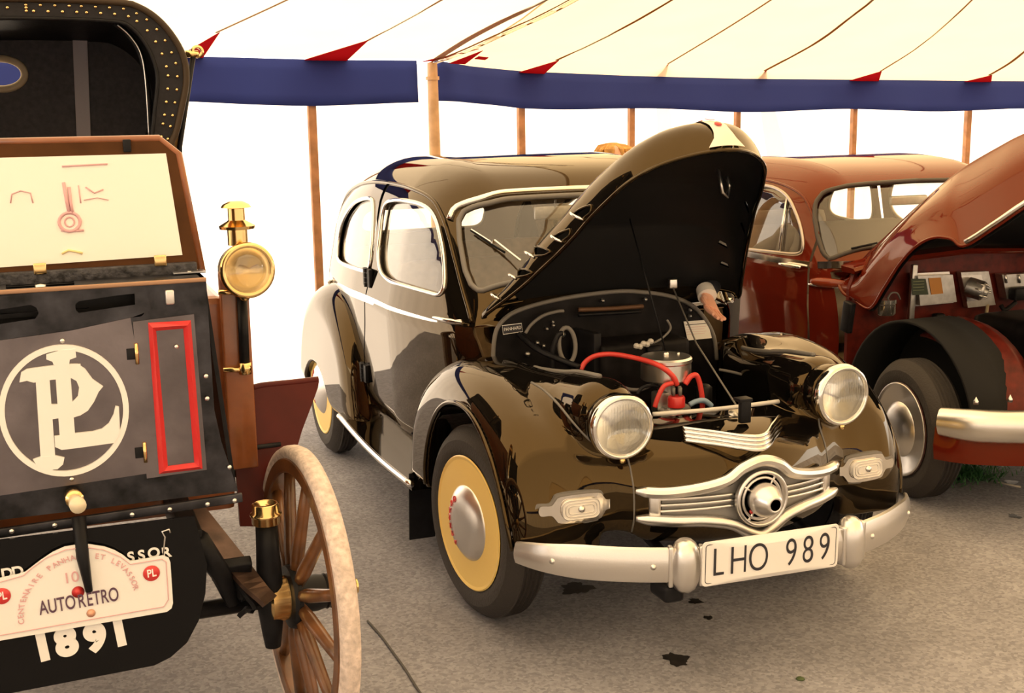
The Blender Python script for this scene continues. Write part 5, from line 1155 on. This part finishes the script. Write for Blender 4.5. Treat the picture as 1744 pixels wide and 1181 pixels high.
mw = np.array([mpick(*q) for q in WPX]); mw = np.vstack([mw, [(2.15, .94), (2.28, 1.02), (2.24, 1.16), (2.10, 1.225), (1.95, 1.235)]]); mw = resample(spline(mw, 5, True), .02, True)
ysp = mpick(1376, 520)[0]
def cut(poly, f): return poly[f(poly)]
dS = SD[(SD[:, 0] > ysp+.004) & (SD[:, 0] < 2.36)]; up_ = dS[dS[:, 1] > .62]; up_ = up_[np.argsort(up_[:, 0])]
top_d = np.vstack([up_[up_[:, 0] <= 2.36], [(2.36, .9), (2.34, .5), (2.2, .36), (ysp+.02, .36), (ysp+.005, .6)]]); top_d = resample(top_d, .03, True)
fr_ = SD[(SD[:, 0] < ysp-.004)]; fr_ = fr_[np.argsort(fr_[:, 1])]; cowl_o = resample(np.vstack([fr_, [(ysp-.004, fr_[-1, 1]), (ysp-.004, .40)]]), .03, True)
rr_ = SD[(SD[:, 0] > 2.365) & (SD[:, 1] > .38)]; rr_ = rr_[np.argsort(np.arctan2(rr_[:, 1]-.7, rr_[:, 0]-2.365))]; rear_o = resample(np.vstack([[(2.365, .40)], rr_]), .03, True)
QW = resample(spline([(2.44, 1.0), (2.44, 1.18), (2.52, 1.215), (2.64, 1.175), (2.76, 1.09), (2.82, 1.0), (2.80, .945), (2.70, .925), (2.50, .925)], 5, True), .02, True)
for sg in (-1, 1):
    fn = lambda q, o=0., s=sg: MBd.side(q, o, s)
    d = patch('door', fn, inset(top_d, .002), [mw], MAROON, MS, .035, sg < 0)
    patch('window_glass', lambda q: fn(q, -.012), inset(mw, -.006), [], GLASS, d, .08); mk('window_frame', *tube(fn(mw, .0), .009, 8, True), mat('dull_chrome_trim', (.45, .40, .36), .3, 1.), d)
    a_, b_ = mpick(1341, 332), mpick(1327, 430); mk('quarter_light_bar', *tube(fn(np.stack([a_, (a_+b_)/2, b_]), -.002), .007, 8), CHROME, d)
    patch('cowl_side', fn, cowl_o, [], MAROON, MS, .035, sg < 0); rq = patch('rear_quarter', fn, rear_o, [QW], MAROON, MS, .04, sg < 0); patch('quarter_glass', lambda q: fn(q, -.012), inset(QW, -.006), [], GLASS, rq, .08); mk('quarter_frame', *tube(fn(QW, .0), .008, 8, True), MATS['dull_chrome_trim'], rq)
    Y_ = np.linspace(1.22, 2.3, 30); Bm = fn(np.stack([Y_, np.full(30, .885)], -1), .004); mk('belt_moulding', *sweep(Bm, [(-.008, -.014), (.008, -.014), (.008, .014), (-.008, .014)]), CHROME, d, True, None, 30)
    Y_ = np.linspace(.99, 1.18, 12); Bm = fn(np.stack([Y_, np.interp(Y_, [.99, 1.18], [.905, .888])], -1), .004); mk('cowl_moulding', *sweep(Bm, [(-.008, -.016), (.008, -.016), (.008, .016), (-.008, .016)]), CHROME, MS, True, None, 30)
    hy = np.linspace(1.25, 1.40, 8); mk('door_handle', *tube(fn(np.stack([hy, np.full(8, .872)], -1), .03), [.006, .009, .010, .010, .010, .009, .008, .005], 10), CHROME, d)
    oc = mpick(1408, 482); oy = np.linspace(oc[0]-.085, oc[0]+.085, 12); rad = .022*np.sqrt(np.maximum(0, 1-((oy-oc[0])/.087)**2))+.002; o_ = mk('side_flasher', *tube(fn(np.stack([oy, np.full(12, oc[1])], -1), .004), rad, 12), mat('amber_lens', (.20, .03, .01), .2), MS); mk('flasher_rim', *tube(fn(np.stack([oy, np.full(12, oc[1]-.014)], -1), .012), .006, 8), CHROME, o_)
    # drip rail over the door
    gl = up_[up_[:, 1] > .95]; gl = resample(spline(gl[::2], 3), .03); mk('drip_rail', *tube(fn(gl, .003), .006, 8), MAROON, MS)
sm0 = MBd.smap(1.03, .90); sm1 = MBd.smap(1.46, 1.315)
WPm = [(1590, 309), (1540, 309), (1480, 313), (1430, 320), (1402, 328), (1389, 345), (1387, 370), (1393, 405), (1402, 432), (1414, 442)]
wm = np.array([MBd.pick_strip(px, py, sm0 if sm0 < sm1 else sm0-MBd.total, sm1, -.62, .25) for px, py in WPm]); wm = wm[wm[:, 1] < -.05]; sl_ = wm[-1, 0]; st_ = wm[0, 0]
WM = np.vstack([[(st_+.002, 0)], wm, [(sl_-.008, -.3), (sl_-.01, 0)]]); WMR = WM[::-1].copy(); WMR[:, 1] *= -1; WMH = resample(np.vstack([WM, WMR[1:-1]]), .025, True)
S_ = np.arange((sm0 if sm0 < sm1 else sm0-MBd.total)-.0, MBd.smap(3.38, .45), .025); pp, nn = MBd.at(S_); hwv = MBd.hw(pp[:, 0]+nn[:, 0]*mP0, pp[:, 1]+nn[:, 1]*mP0); vv = hwv-.19+.19*mTH
mro = np.vstack([np.stack([S_, -vv], -1), np.stack([S_, vv], -1)[::-1]]); mrw = rrect(.22, .62, .09, 6, (MBd.smap(2.86, 1.20), 0))
rs = patch('roof_shell', MBd.strip, mro, [WMH, mrw], MAROON, MS, .04); patch('headlining', lambda q: MBd.strip(q, -.018), mro, [WMH, mrw], LINER, MS, .06)
ws_ = patch('windscreen', lambda q: MBd.strip(q, -.01), inset(WMH, -.008), [], GLASS, MS, .06); mk('windscreen_seal', *tube(MBd.strip(WMH, .001), .011, 8, True), mat('dark_seal', (.05, .04, .035), .5), ws_)
patch('rear_window', lambda q: MBd.strip(q, -.01), mrw, [], GLASS, MS, .08)
mv_ = ony(1547, 341, 1.33); mk('rear_view_mirror', *box(mv_, (.20, .02, .045), rotm('Z', -.1), .008), ALUDULL, MS)
wpa = MBd.strip(MBd.pick_strip(1450, 427, sm0 if sm0 < sm1 else sm0-MBd.total, sm1, -.6, .2)[None], .02)[0]; wpb = MBd.strip(MBd.pick_strip(1490, 418, sm0 if sm0 < sm1 else sm0-MBd.total, sm1, -.6, .2)[None], .02)[0]; mk('wiper', *tube([wpa, wpb], .005, 6), BLKMET, ws_)
V, F = box((X0, 2.0, .36), (1.2, 1.9, .03)); mk('cabin_floor', V, F, SEATCL, MS, False)
for y in (1.75, 2.5):
    V, F = box((X0, y, .52), (1.06, .5, .2), None, .06); s_ = mk('seat', V, F, mat('grey_seat_cloth', (.22, .19, .16), .85), MS); V, F = box((X0, y+.27, .76), (1.06, .14, .46), rotm('X', -.2), .06); mk('seat_back', V, F, MATS['grey_seat_cloth'], s_)
V, F = box((X0, 1.19, .86), (1.0, .12, .10), None, .03); mk('dashboard', V, F, MAROON, MS)
# wheels
for sg, y, st in ((-1, .45, -.13), (1, .45, -.13), (-1, 2.75, 0.), (1, 2.75, 0.)):
    w_, c_, ax, h = make_wheel(MS, (X0+sg*.625, y, .29), sg, R=.29, rim=.190, cap=.118, wid=.15, rimmat=mat('maroon_rim', (.05, .012, .012), .3, 0, .4), steer=st)
    mk('trim_ring', *lathe([(.192, h-.002), (.195, h+.004), (.188, h+.006), (.178, h-.006)], c_, ax, 48), SATIN, w_)
# bulkhead, bay floor, inner arches
bkp = [(X0-.60, .45), (X0-.60, .80), (X0-.56, .90), (X0-.40, .925), (X0, .94), (X0+.40, .925), (X0+.56, .90), (X0+.60, .80), (X0+.60, .45)]
mb_ = slab('bulkhead', np.array(bkp), [], lambda q, d: np.stack([q[:, 0], .99-d+0*q[:, 0], q[:, 1]], -1), .02, MAROOND, MS)
mk('cowl_top', *sweep([(X0-.60, .985, .885), (X0-.45, .975, .92), (X0, .955, .945), (X0+.45, .975, .92), (X0+.60, .985, .885)], [(-.05, -.012), (.05, -.012), (.06, .0), (.05, .012), (-.05, .016)]), MAROON, MS, True, None, 40)
V, F = box((X0, .25, .40), (.66, 1.45, .06)); mk('chassis', V, F, BLKMET, MS, False)
for sg in (-1, 1):
    # inner wing: a dark arch over the wheel with a maroon inner face
    P = [(math.cos(a)*.40, math.sin(a)*.43) for a in np.linspace(-.25, pi+.05, 26)]
    V = []; F = []
    for k, (a, b) in enumerate(P):
        for xx in (X0+sg*.64, X0+sg*.40): V.append((xx, .50+a, .30+b*.98))
    for k in range(len(P)-1): F.append((2*k, 2*k+1, 2*k+3, 2*k+2))
    ia = mk('inner_arch', V, F, mat('arch_black', (.010, .010, .011), .8, spec=.3), MS); ia.modifiers.new('t', 'SOLIDIFY').thickness = .012
    pw_ = np.array([(.50+a*1.0, .30+b*.98) for a, b in P]); slab('inner_wing', np.vstack([pw_, [(.86, .26)], [(.14, .26)]][:1]+[[(.12, .28)]]) if False else pw_, [], lambda q, d, s=sg: np.stack([X0+s*(.40-d)+0*q[:, 0], q[:, 0], q[:, 1]], -1), .008, MAROOND if False else MATS['arch_black'], MS, .1)
    # front inner wing, maroon and curved
    V = []; F = []
    n1 = 14
    for i in range(n1):
        a = -.10+i/(n1-1)*1.75
        for j, (xx, rr2) in enumerate(((X0+sg*.56, .375), (X0+sg*.46, .42), (X0+sg*.36, .44), (X0+sg*.30, .42))): V.append((xx, .50-rr2*math.cos(a), .29+rr2*math.sin(a)))
    for i in range(n1-1):
        for j in range(3): F.append((i*4+j, i*4+j+1, (i+1)*4+j+1, (i+1)*4+j))
    iw = mk('inner_wing_panel', V, F, MAROOND, MS); iw.modifiers.new('t', 'SOLIDIFY').thickness = .008
# bumper and front apron
BM = spline([(X0-.775, .125, .408), (X0-.70, .0, .412), (X0-.52, -.11, .415), (X0-.30, -.17, .418), (X0, -.20, .42), (X0+.30, -.17, .418), (X0+.52, -.11, .415), (X0+.70, .0, .412), (X0+.775, .125, .408)], 8)
def bs2(t_):
    h = .064*min(1, .86+1.2*min(t_, 1-t_)); return [(.0, -h), (.022, -h*.8), (.036, -h*.3), (.040, .0), (.034, h*.5), (.016, h*.9), (-.004, h), (-.012, h*.7), (.012, 0), (-.004, -h*.8)]
mbm = mk('front_bumper', *sweep(BM, bs2), SATIN, MS, True, None, 40)
V, F = sweep(BM[2:-2]*[1, 1, 0]+np.array([0, .05, .315]), [(-.02, -.07), (.02, -.06), (.03, .0), (.02, .07), (-.02, .07)]); mk('front_apron', V, F, MAROON, MS, True, None, 40)
for sg in (-1, 1): mk('bumper_iron', *tube([(X0+sg*.40, -.08, .36), (X0+sg*.30, .2, .40)], .02, 8), BLKMET, MS)
# bay equipment
def mY(px, py, y=.955): return ony(px, py, y)
def mbox(name, pts, y, th, m, parent=MS): return slab(name, np.array([ony(*p, y)[[0, 2]] for p in pts]), [], lambda q, d: np.stack([q[:, 0], y-d+0*q[:, 0], q[:, 1]], -1), th, m, parent)
mk('bay_strut', *box((mY(1548, 495)[0], .93, (mY(1545, 450)[2]+mY(1550, 545)[2])/2), (.028, .02, mY(1545, 450)[2]-mY(1550, 545)[2]), rotm('Y', .03), .004), ALUDULL, MS)
r1 = mbox('regulator_box', [(1551, 468), (1610, 466), (1617, 512), (1555, 518)], .955, .05, ALUDULL); mbox('box_rim', [(1549, 465), (1612, 462), (1619, 515), (1553, 521)], .957, .02, SATIN, r1)
mbox('green_label', [(1551, 475), (1576, 475), (1581, 502), (1554, 503)], .904, .002, mat('dark_green_label', (.02, .035, .012), .5), r1); mbox('yellow_label', [(1581, 474), (1602, 473), (1606, 500), (1586, 502)], .904, .002, mat('ochre_label', (.48, .20, .03), .5), r1)
for k in range(4):
    q0, q1 = mY(1555, 480+5*k, .9015), mY(1574, 479+5*k, .9015); mk('print_line', *tube([q0, q1], .0012, 4), mat('label_print', (.35, .38, .20), .5), r1)
r2 = mbox('wiper_motor_plate', [(1629, 463), (1676, 461), (1688, 518), (1641, 523)], .955, .03, ALUDULL); mbox('plate_panel', [(1636, 470), (1670, 468), (1680, 510), (1646, 514)], .926, .006, SATIN, r2)
wc = mY(1655, 490, .90); mk('wiper_motor', *lathe([(.044, -.02), (.046, .0), (.046, .05), (.040, .058), (.02, .062), (.018, .075), (0, .078)], wc, (.55, -.7, -.25), 26), ALUDULL, r2, True, None, 35)
for a in range(8): mk('motor_rib', *tube([wc+np.array([.02*math.cos(a), -.04, .03*math.sin(a)]), wc+np.array([.03*math.cos(a)+.02, -.07, .03*math.sin(a)-.01])], .004, 5), SATIN, r2)
r3 = mbox('fuse_box', [(1694, 466), (1790, 462), (1790, 510), (1702, 507)], .955, .05, ALUDULL); 
for px in (1712, 1735): mk('fuse_clip', *tube([mY(px, 468, .90), mY(px+2, 482, .90)], .006, 8), SATIN, r3)
V, F = box(mY(1738, 500, .88), (.10, .05, .06), None, .01); mk('coil_bracket', V, F, BLKMET, r3)
ff = mY(1722, 550, .85); mk('fuel_filter', *lathe([(.02, -.06), (.035, -.055), (.045, .03), (.048, .05), (.0, .055)], ff, (.1, 0, 1), 20), ALUDULL, MS)
jr = ony(1507, 536, .90); js = mk('brake_fluid_jar', *lathe([(.0, 0), (.042, 0), (.046, .008), (.046, .045), (.042, .05), (.048, .052), (.048, .070), (.0, .073)], jr, (0, 0, 1), 28), mat('glass_jar_metal', (.62, .60, .58), .15, .9), MS, True, None, 35); mk('jar_pipe', *tube(spline([jr+[.01, 0, .07], jr+[.03, .0, .095], jr+[.07, .01, .09], jr+[.095, .02, .06]], 5), .004, 6), SEAL, js)
for k, (pts, r_, m) in enumerate([([(1682, 520, .93), (1677, 560, .85), (1680, 600, .8), (1695, 625, .7), (1715, 638, .6)], .008, mat('old_cream_hose', (.40, .33, .22), .5)), ([(1713, 530, .9), (1715, 560, .8), (1728, 580, .7), (1750, 588, .65)], .008, REDHOSE), ([(1742, 610, .5), (1741, 640, .5), (1742, 670, .5)], .008, REDHOSE), ([(1705, 520, .9), (1712, 528, .88), (1730, 515, .88)], .010, BLKMET)]):
    mk('engine_hose', *tube(spline([ony(*q) for q in pts], 6), r_, 8), m, MS)
cy = ony(1724, 638, .6); mk('engine_canister', *lathe([(.0, -.075), (.038, -.07), (.04, 0), (.04, .06), (.034, .07), (.0, .075)], cy, (.18, 0, 1), 24), mat('blue_grey_canister', (.26, .30, .36), .35, .4), MS, True, None, 35)
mk('intake_pipe', *tube([ony(1700, 672, .45), ony(1724, 650, .5), ony(1745, 620, .55), ony(1775, 600, .6)], .026, 14), SATIN, MS)
V, F = box((X0+.02, .38, .58), (.30, .70, .24), None, .05); mk('engine_block', V, F, BAYBLK, MS)
V, F = box((X0-.20, .18, .46), (.16, .30, .10), None, .03); mk('steering_box', V, F, BLKMET, MS)
for px, py in ((1662, 683), (1720, 679)): mk('bay_bolt', *lathe([(.010, 0), (.010, .012), (.005, .02), (0, .03)], ony(px, py+6, .05), (0, 0, 1), 10), SATIN, MS)
for k in range(16):
    px, py = RNG.uniform(1565, 1700), RNG.uniform(540, 612); c_ = ony(px, py, .955); mk('bulkhead_fitting', *lathe([(.008, 0), (.010, .01), (.005, .02), (0, .022)], c_, (RNG.uniform(-.4, .4), -1, RNG.uniform(-.3, .3)), 10), (MAROOND, BLKMET, ALUDULL)[k % 3], mb_)
V, F = box(mY(1598, 545, .93), (.05, .04, .06), None, .008); mk('relay', V, F, BLKMET, MS)
for k in range(4): mk('vent_slat', *tube([onx(1440+2*k, 495+5*k, X0-.54), onx(1460+3*k, 493+6*k, X0-.54)], .0035, 6), CHROME, MS)
bxp = onx(1444, 540, X0-.62); mk('hinge_block', *box(bxp, (.03, .06, .14), rotm('X', .15), .008), BLKMET, MS)
# ------------------------------------------------------------------ raised bonnet with the wing tops
LE = np.array([onx(1452, 508, 1.49), onx(1481, 526, 1.465), onx(1505, 492, 1.46), onx(1532, 450, 1.455), onx(1560, 420, 1.455), onx(1590, 405, 1.46), onx(1620, 407, 1.47), onx(1643, 419, 1.48), onx(1700, 384, 1.52), onx(1750, 350, 1.57), onx(1850, 290, 1.68)])
SH = np.array([onx(1440, 478, 1.60), onx(1462, 456, 1.62), onx(1488, 428, 1.64), onx(1520, 398, 1.66), onx(1555, 364, 1.68), onx(1595, 328, 1.70), onx(1630, 298, 1.715), onx(1660, 276, 1.73), onx(1705, 250, 1.75), onx(1750, 227, 1.77), onx(1850, 190, 1.82)])
nr = 60
LEs = spline(LE, 6); SHs = spline(SH, 6); tt = np.linspace(0, 1, nr)
LEs = np.stack([np.interp(tt, np.linspace(0, 1, len(LEs)), LEs[:, i]) for i in range(3)], -1); SHs = np.stack([np.interp(tt, np.linspace(0, 1, len(SHs)), SHs[:, i]) for i in range(3)], -1)
hn = np.array([0, .55, .83]); rows = []
for i in range(nr):
    L_, S2 = LEs[i], SHs[i]; half = []
    M_ = (L_+S2)/2+np.array([-.045, 0, 0])+hn*.03
    ctrl = [L_, L_*.72+S2*.28+np.array([-.035, 0, 0]), M_, S2*.8+M_*.2+hn*.012, S2, np.array([X0-.16, S2[1]+.02, S2[2]+.004]), np.array([X0, S2[1]+.02, S2[2]+.006])]
    c_ = spline(ctrl, 4); m_ = c_[::-1][1:].copy(); m_[:, 0] = 2*X0-m_[:, 0]; rows.append(np.vstack([c_, m_]))
nc = len(rows[0]); V = [p for r_ in rows for p in r_]; F = [(i*nc+j, i*nc+j+1, (i+1)*nc+j+1, (i+1)*nc+j) for i in range(nr-1) for j in range(nc-1)]
mbn = mk('bonnet', V, F, MAROON, MS)
Vi = [np.array(p)-hn*.014+np.array([.012 if p[0] < X0 else -.012, 0, 0]) for p in V]; mk('bonnet_inner_skin', Vi, F, MATS['matt_black_inside'], mbn)
mk('bonnet_edge', *tube(LEs, .007, 8), MAROON, mbn)
ti = int(nr*.72); mk('bonnet_trim', *tube(LEs[ti-1:]+np.array([-.012, 0, .012]), .010, 8), SATIN, mbn)
mk('bonnet_rear_edge', *tube(np.array(rows[0]), .008, 8), MAROON, mbn)
mk('bonnet_hinge', *tube([(X0-.3, .96, .94), (X0-.3, .93, .99), rows[2][len(rows[2])//2-6]], .01, 8), BLKMET, mbn)
# ================================================================== person behind the black car
SKIN = mat('skin', (.72, .38, .27), .5); HAIR = mat('blond_hair', (.52, .27, .07), .6, 0, 0, .4, 40); SHIRT = mat('white_shirt', (.78, .75, .72), .8); TROU = mat('dark_trousers', (.02, .02, .03), .8)
def skin_body(name, verts, edges, rad, m, parent, sub=2):
    me = bpy.data.meshes.new(name); me.from_pydata([tuple(map(float, v)) for v in verts], edges, []); o = bpy.data.objects.new(name, me); C.objects.link(o)
    s = o.modifiers.new('skin', 'SKIN'); s.use_smooth_shade = True
    for i, r_ in enumerate(rad): me.skin_vertices[0].data[i].radius = (r_, r_)
    me.skin_vertices[0].data[0].use_root = True
    u_ = o.modifiers.new('sub', 'SUBSURF'); u_.levels = sub; u_.render_levels = sub; me.materials.append(m)
    adopt(o, parent); return o
def make_hand(wr, fi, side, pe):
    hnd = MB(); dn = fi-wr; dn = dn/np.linalg.norm(dn); sd_ = np.asarray(side, float); sd_ = sd_-dn*(sd_@dn); sd_ /= np.linalg.norm(sd_); ot = np.cross(dn, sd_)
    V, F = sweep(np.array([wr, wr+dn*.03, wr+dn*.06, wr+dn*.09]), lambda t_: [((.026+.014*t_)*math.cos(a), .014*math.sin(a)) for a in np.linspace(0, 2*pi, 12, endpoint=False)], tuple(ot)); hnd.add(V, F)
    for o_, L_ in ((-.030, .062), (-.010, .072), (.010, .068), (.028, .052)): b_ = wr+dn*.085+sd_*o_; hnd.add(*tube([b_, b_+dn*L_*.45+ot*.006, b_+dn*L_*.8+ot*.014, b_+dn*L_+ot*.020], [.0092, .0088, .008, .006], 8))
    b_ = wr+dn*.035-sd_*.024; hnd.add(*tube([b_, b_-sd_*.018+dn*.022+ot*.006, b_-sd_*.022+dn*.045+ot*.012, b_-sd_*.018+dn*.062+ot*.014], [.012, .011, .009, .006], 8)); hnd.build('hand', SKIN, pe)
def person(label, px_, py_, head, hands, hair, top, shoulder_z=1.16):
    """px_, py_ standing place; head centre; hands = two (elbow, wrist, fingertip)"""
    pe = thing('person', (px_, py_, 0), label, 'person'); hx, hy, hz = head; B_ = np.array([px_, py_, 0.]); nk = np.array([hx, hy, hz-.13]); ch = np.array([(px_+hx)/2, (py_+hy)/2, shoulder_z-.04]); lat = np.array([.0, 1., 0])
    sl, sr = ch+lat*.17+[0, 0, .03], ch-lat*.17+[0, 0, .03]
    bv = [B_+[0, 0, .80], B_*.7+ch*.3*[1, 1, 0]+[0, 0, .96], ch, nk, (hx, hy, hz-.02), sr, hands[0][0], hands[0][1], sl, hands[1][0], hands[1][1], B_+[0, -.09, .74], B_+[.01, -.09, .42], B_+[.01, -.08, .07], B_+[0, .09, .74], B_+[-.01, .09, .42], B_+[-.01, .10, .07]]
    bv[1] = (B_+ch*[1, 1, 0])/2*[1, 1, 0]+[0, 0, .97]
    be = [(0, 1), (1, 2), (2, 3), (3, 4), (2, 5), (5, 6), (6, 7), (2, 8), (8, 9), (9, 10), (0, 11), (11, 12), (12, 13), (0, 14), (14, 15), (15, 16)]
    skin_body('body', bv, be, [.13, .12, .12, .055, .06, .062, .046, .032, .062, .046, .032, .08, .058, .04, .08, .058, .04], top, pe)
    mk('head', *lathe([(0, -.125), (.045, -.118), (.07, -.09), (.082, -.03), (.085, .03), (.072, .085), (.04, .112), (0, .118)], head, (0, -.15, 1), 24), SKIN, pe)
    mk('nose', *lathe([(0, -.02), (.012, -.014), (.014, 0), (.006, .02), (0, .024)], (hx, hy-.085, hz-.02), (0, -.3, 1), 10), SKIN, pe)
    for dx in (-.03, .03): mk('eye', *lathe([(0, -.008), (.008, 0), (0, .008)], (hx+dx, hy-.078, hz+.005), (0, -1, 0), 10), INK, pe)
    mk('mouth', *tube([(hx-.022, hy-.078, hz-.062), (hx, hy-.085, hz-.064), (hx+.022, hy-.078, hz-.062)], .004, 6), mat('lips', (.5, .16, .13), .5), pe)
    for dx in (-.085, .085): mk('ear', *lathe([(0, -.03), (.012, -.02), (.015, 0), (.012, .022), (0, .03)], (hx+dx, hy, hz), (0, 0, 1), 10), SKIN, pe)
    hm = MB(); hm.add(*lathe([(.098, -.06), (.106, -.02), (.106, .03), (.094, .075), (.066, .108), (.03, .122), (0, .124)], (hx, hy+.022, hz), (0, .1, 1), 26))
    for k in range(60):
        a = RNG.uniform(0, 2*pi)
        p0 = np.array([hx, hy+.022, hz+.118]); d_ = np.array([math.cos(a), math.sin(a), 0]); lng = 1. if d_[1] > -.5 else .45; hm.add(*tube([p0+d_*.01, p0+d_*.065+[0, 0, -.012], p0+d_*.100+[0, 0, -.062*lng], p0+d_*.108+[0, 0, -.13*lng]], [.006, .009, .009, .004], 5))
    hm.build('hair', hair, pe)
    for el, wr, fi in hands:
        make_hand(np.asarray(wr, float), np.asarray(fi, float), (.78, .62, 0), pe); d_ = np.asarray(wr, float)-np.asarray(el, float); d_ /= np.linalg.norm(d_); w_ = np.asarray(wr, float)
        d_ = np.asarray(fi, float)-w_; d_ /= np.linalg.norm(d_); mk('shirt_cuff', *tube([w_-d_*.040, w_-d_*.036, w_-d_*.015, w_+d_*.008, w_+d_*.009], [.022, .032, .034, .035, .028], 18), SHIRT, pe, True, None, 40)
    for q in (-.09, .09):
        mk('trouser_leg', *tube([(px_, py_+q, .82), (px_+.01, py_+q, .42), (px_+.01, py_+q, .06)], [.105, .080, .068], 14), TROU, pe); V, F = box((px_, py_+q, .035), (.26, .09, .07), None, .03); mk('shoe', V, F, BLKMET, pe)
    return pe
hy1 = 1.98; h1 = ony(1046, 243, hy1); h1 = np.array([h1[0], hy1, h1[2]-.124])
person('person with blond hair standing behind the black car', 1.0, 2.06, h1, [((1.02, 1.80, .96), (1.0, 1.76, .74), (1.0, 1.74, .58)), ((1.03, 2.32, .96), (1.02, 2.34, .74), (1.02, 2.34, .58))], HAIR, SHIRT, 1.14)
w2 = ony(1204, 503, .255); f2 = ony(1217, 541, .15)
person('person in dark clothes with white cuff reaching under the raised black bonnet', .80, 1.06, np.array([.76, .98, 1.28]), [((.52, .46, 1.02), w2, f2), ((.84, 1.32, .92), (.85, 1.34, .72), (.85, 1.34, .56))], mat('brown_hair', (.05, .025, .012), .6, 0, 0, .4, 40), TROU, 1.12)
# ================================================================== on the ground
OIL = mat('oil_stain', (.018, .016, .016), .45, 0, 0, .4, 30)
def stain(px, py, rx_, ry_, label, seed):
    rg = np.random.default_rng(seed); c_ = onz(px, py); n = 40; ph = rg.uniform(0, 6.28, 6); V = [(c_[0], c_[1], .0022)]
    for k in range(n):
        a = 2*pi*k/n; r_ = 1+.16*math.sin(3*a+ph[0])+.12*math.sin(5*a+ph[1])+.08*math.sin(9*a+ph[2])+.06*math.sin(14*a+ph[3]); V.append((c_[0]+rx_*r_*math.cos(a), c_[1]+ry_*r_*math.sin(a), .0012))
    tag(mk('oil_stain', V, [(0, 1+k, 1+(k+1) % n) for k in range(n)], OIL), label, 'stain')
for px, py, rx_, ry_, lb in ((982, 1003, .055, .05, 'dark oil stain on asphalt beside the yellow front wheel'), (1184, 1025, .022, .022, 'small dark oil spot on asphalt below the bumper shackle'), (1206, 1053, .014, .016, 'tiny dark oil spot just in front of the number plate'), (1152, 1124, .034, .045, 'dark oil stain alone on the open asphalt in front of the black car'), (1728, 880, .02, .03, 'dark spot on asphalt in front of the maroon car'), (1722, 822, .03, .03, 'dark patch on asphalt beside the grass tuft')): stain(px, py, rx_, ry_, lb, px)
cb_ = [onz(px, py, .005) for px, py in ((626, 1058), (650, 1085), (672, 1115), (690, 1140), (712, 1175), (740, 1215))]; tag(mk('ground_cable', *tube(spline(cb_, 6), .0038, 6), mat('grey_cable', (.07, .065, .06), .7)), 'thin grey cable lying on asphalt beside the wooden wheel', 'cable')
gm = MB(); gc_ = onz(1648, 812)
for k in range(420):
    a = RNG.uniform(0, 2*pi); r_ = abs(RNG.normal(0, .07)); b_ = gc_+np.array([1.5*r_*math.cos(a), r_*math.sin(a), 0]); h_ = RNG.uniform(.02, .055); d_ = np.array([RNG.normal(0, .03), RNG.normal(0, .03), 0]); w_ = .003
    gm.add([b_-[w_, 0, 0], b_+[w_, 0, 0], b_+d_*.5+[w_*.6, 0, h_*.7], b_+d_*1.2+[0, 0, h_], b_+d_*.5+[-w_*.6, 0, h_*.7]], [(0, 1, 2, 3, 4)])
tag(gm.build('grass_tuft', mat('grass_green', (.03, .12, .03), .7, 0, 0, .4, 30), None, False), 'green grass tuft growing from asphalt beside the maroon car wheel', 'grass', None, 'stuff')
gs = onz(1722, 826); tag(mk('straw_stalk', *tube([onz(1700, 822, .006), onz(1738, 830, .006)], .004, 6), mat('pale_straw', (.60, .55, .45), .7)), 'pale straw stalk lying on asphalt beside the grass tuft', 'straw'); tag(mk('fallen_leaf', *lathe([(.014, 0), (.010, .004), (0, .005)], onz(1363, 1157, .001), (0, 0, 1), 7), mat('leaf_green', (.06, .09, .03), .7)), 'tiny green leaf on open asphalt in front of the black car', 'leaf')

# keep thing > part > sub-part: lift anything deeper to its part (flatten)
def chain(o):
    c_ = [o]
    while c_[-1].parent is not None: c_.append(c_[-1].parent)
    return c_
for o in list(C.objects):
    c_ = chain(o)
    if len(c_) > 3:
        o.parent = c_[-2]; o.matrix_parent_inverse = Matrix.Identity(4)
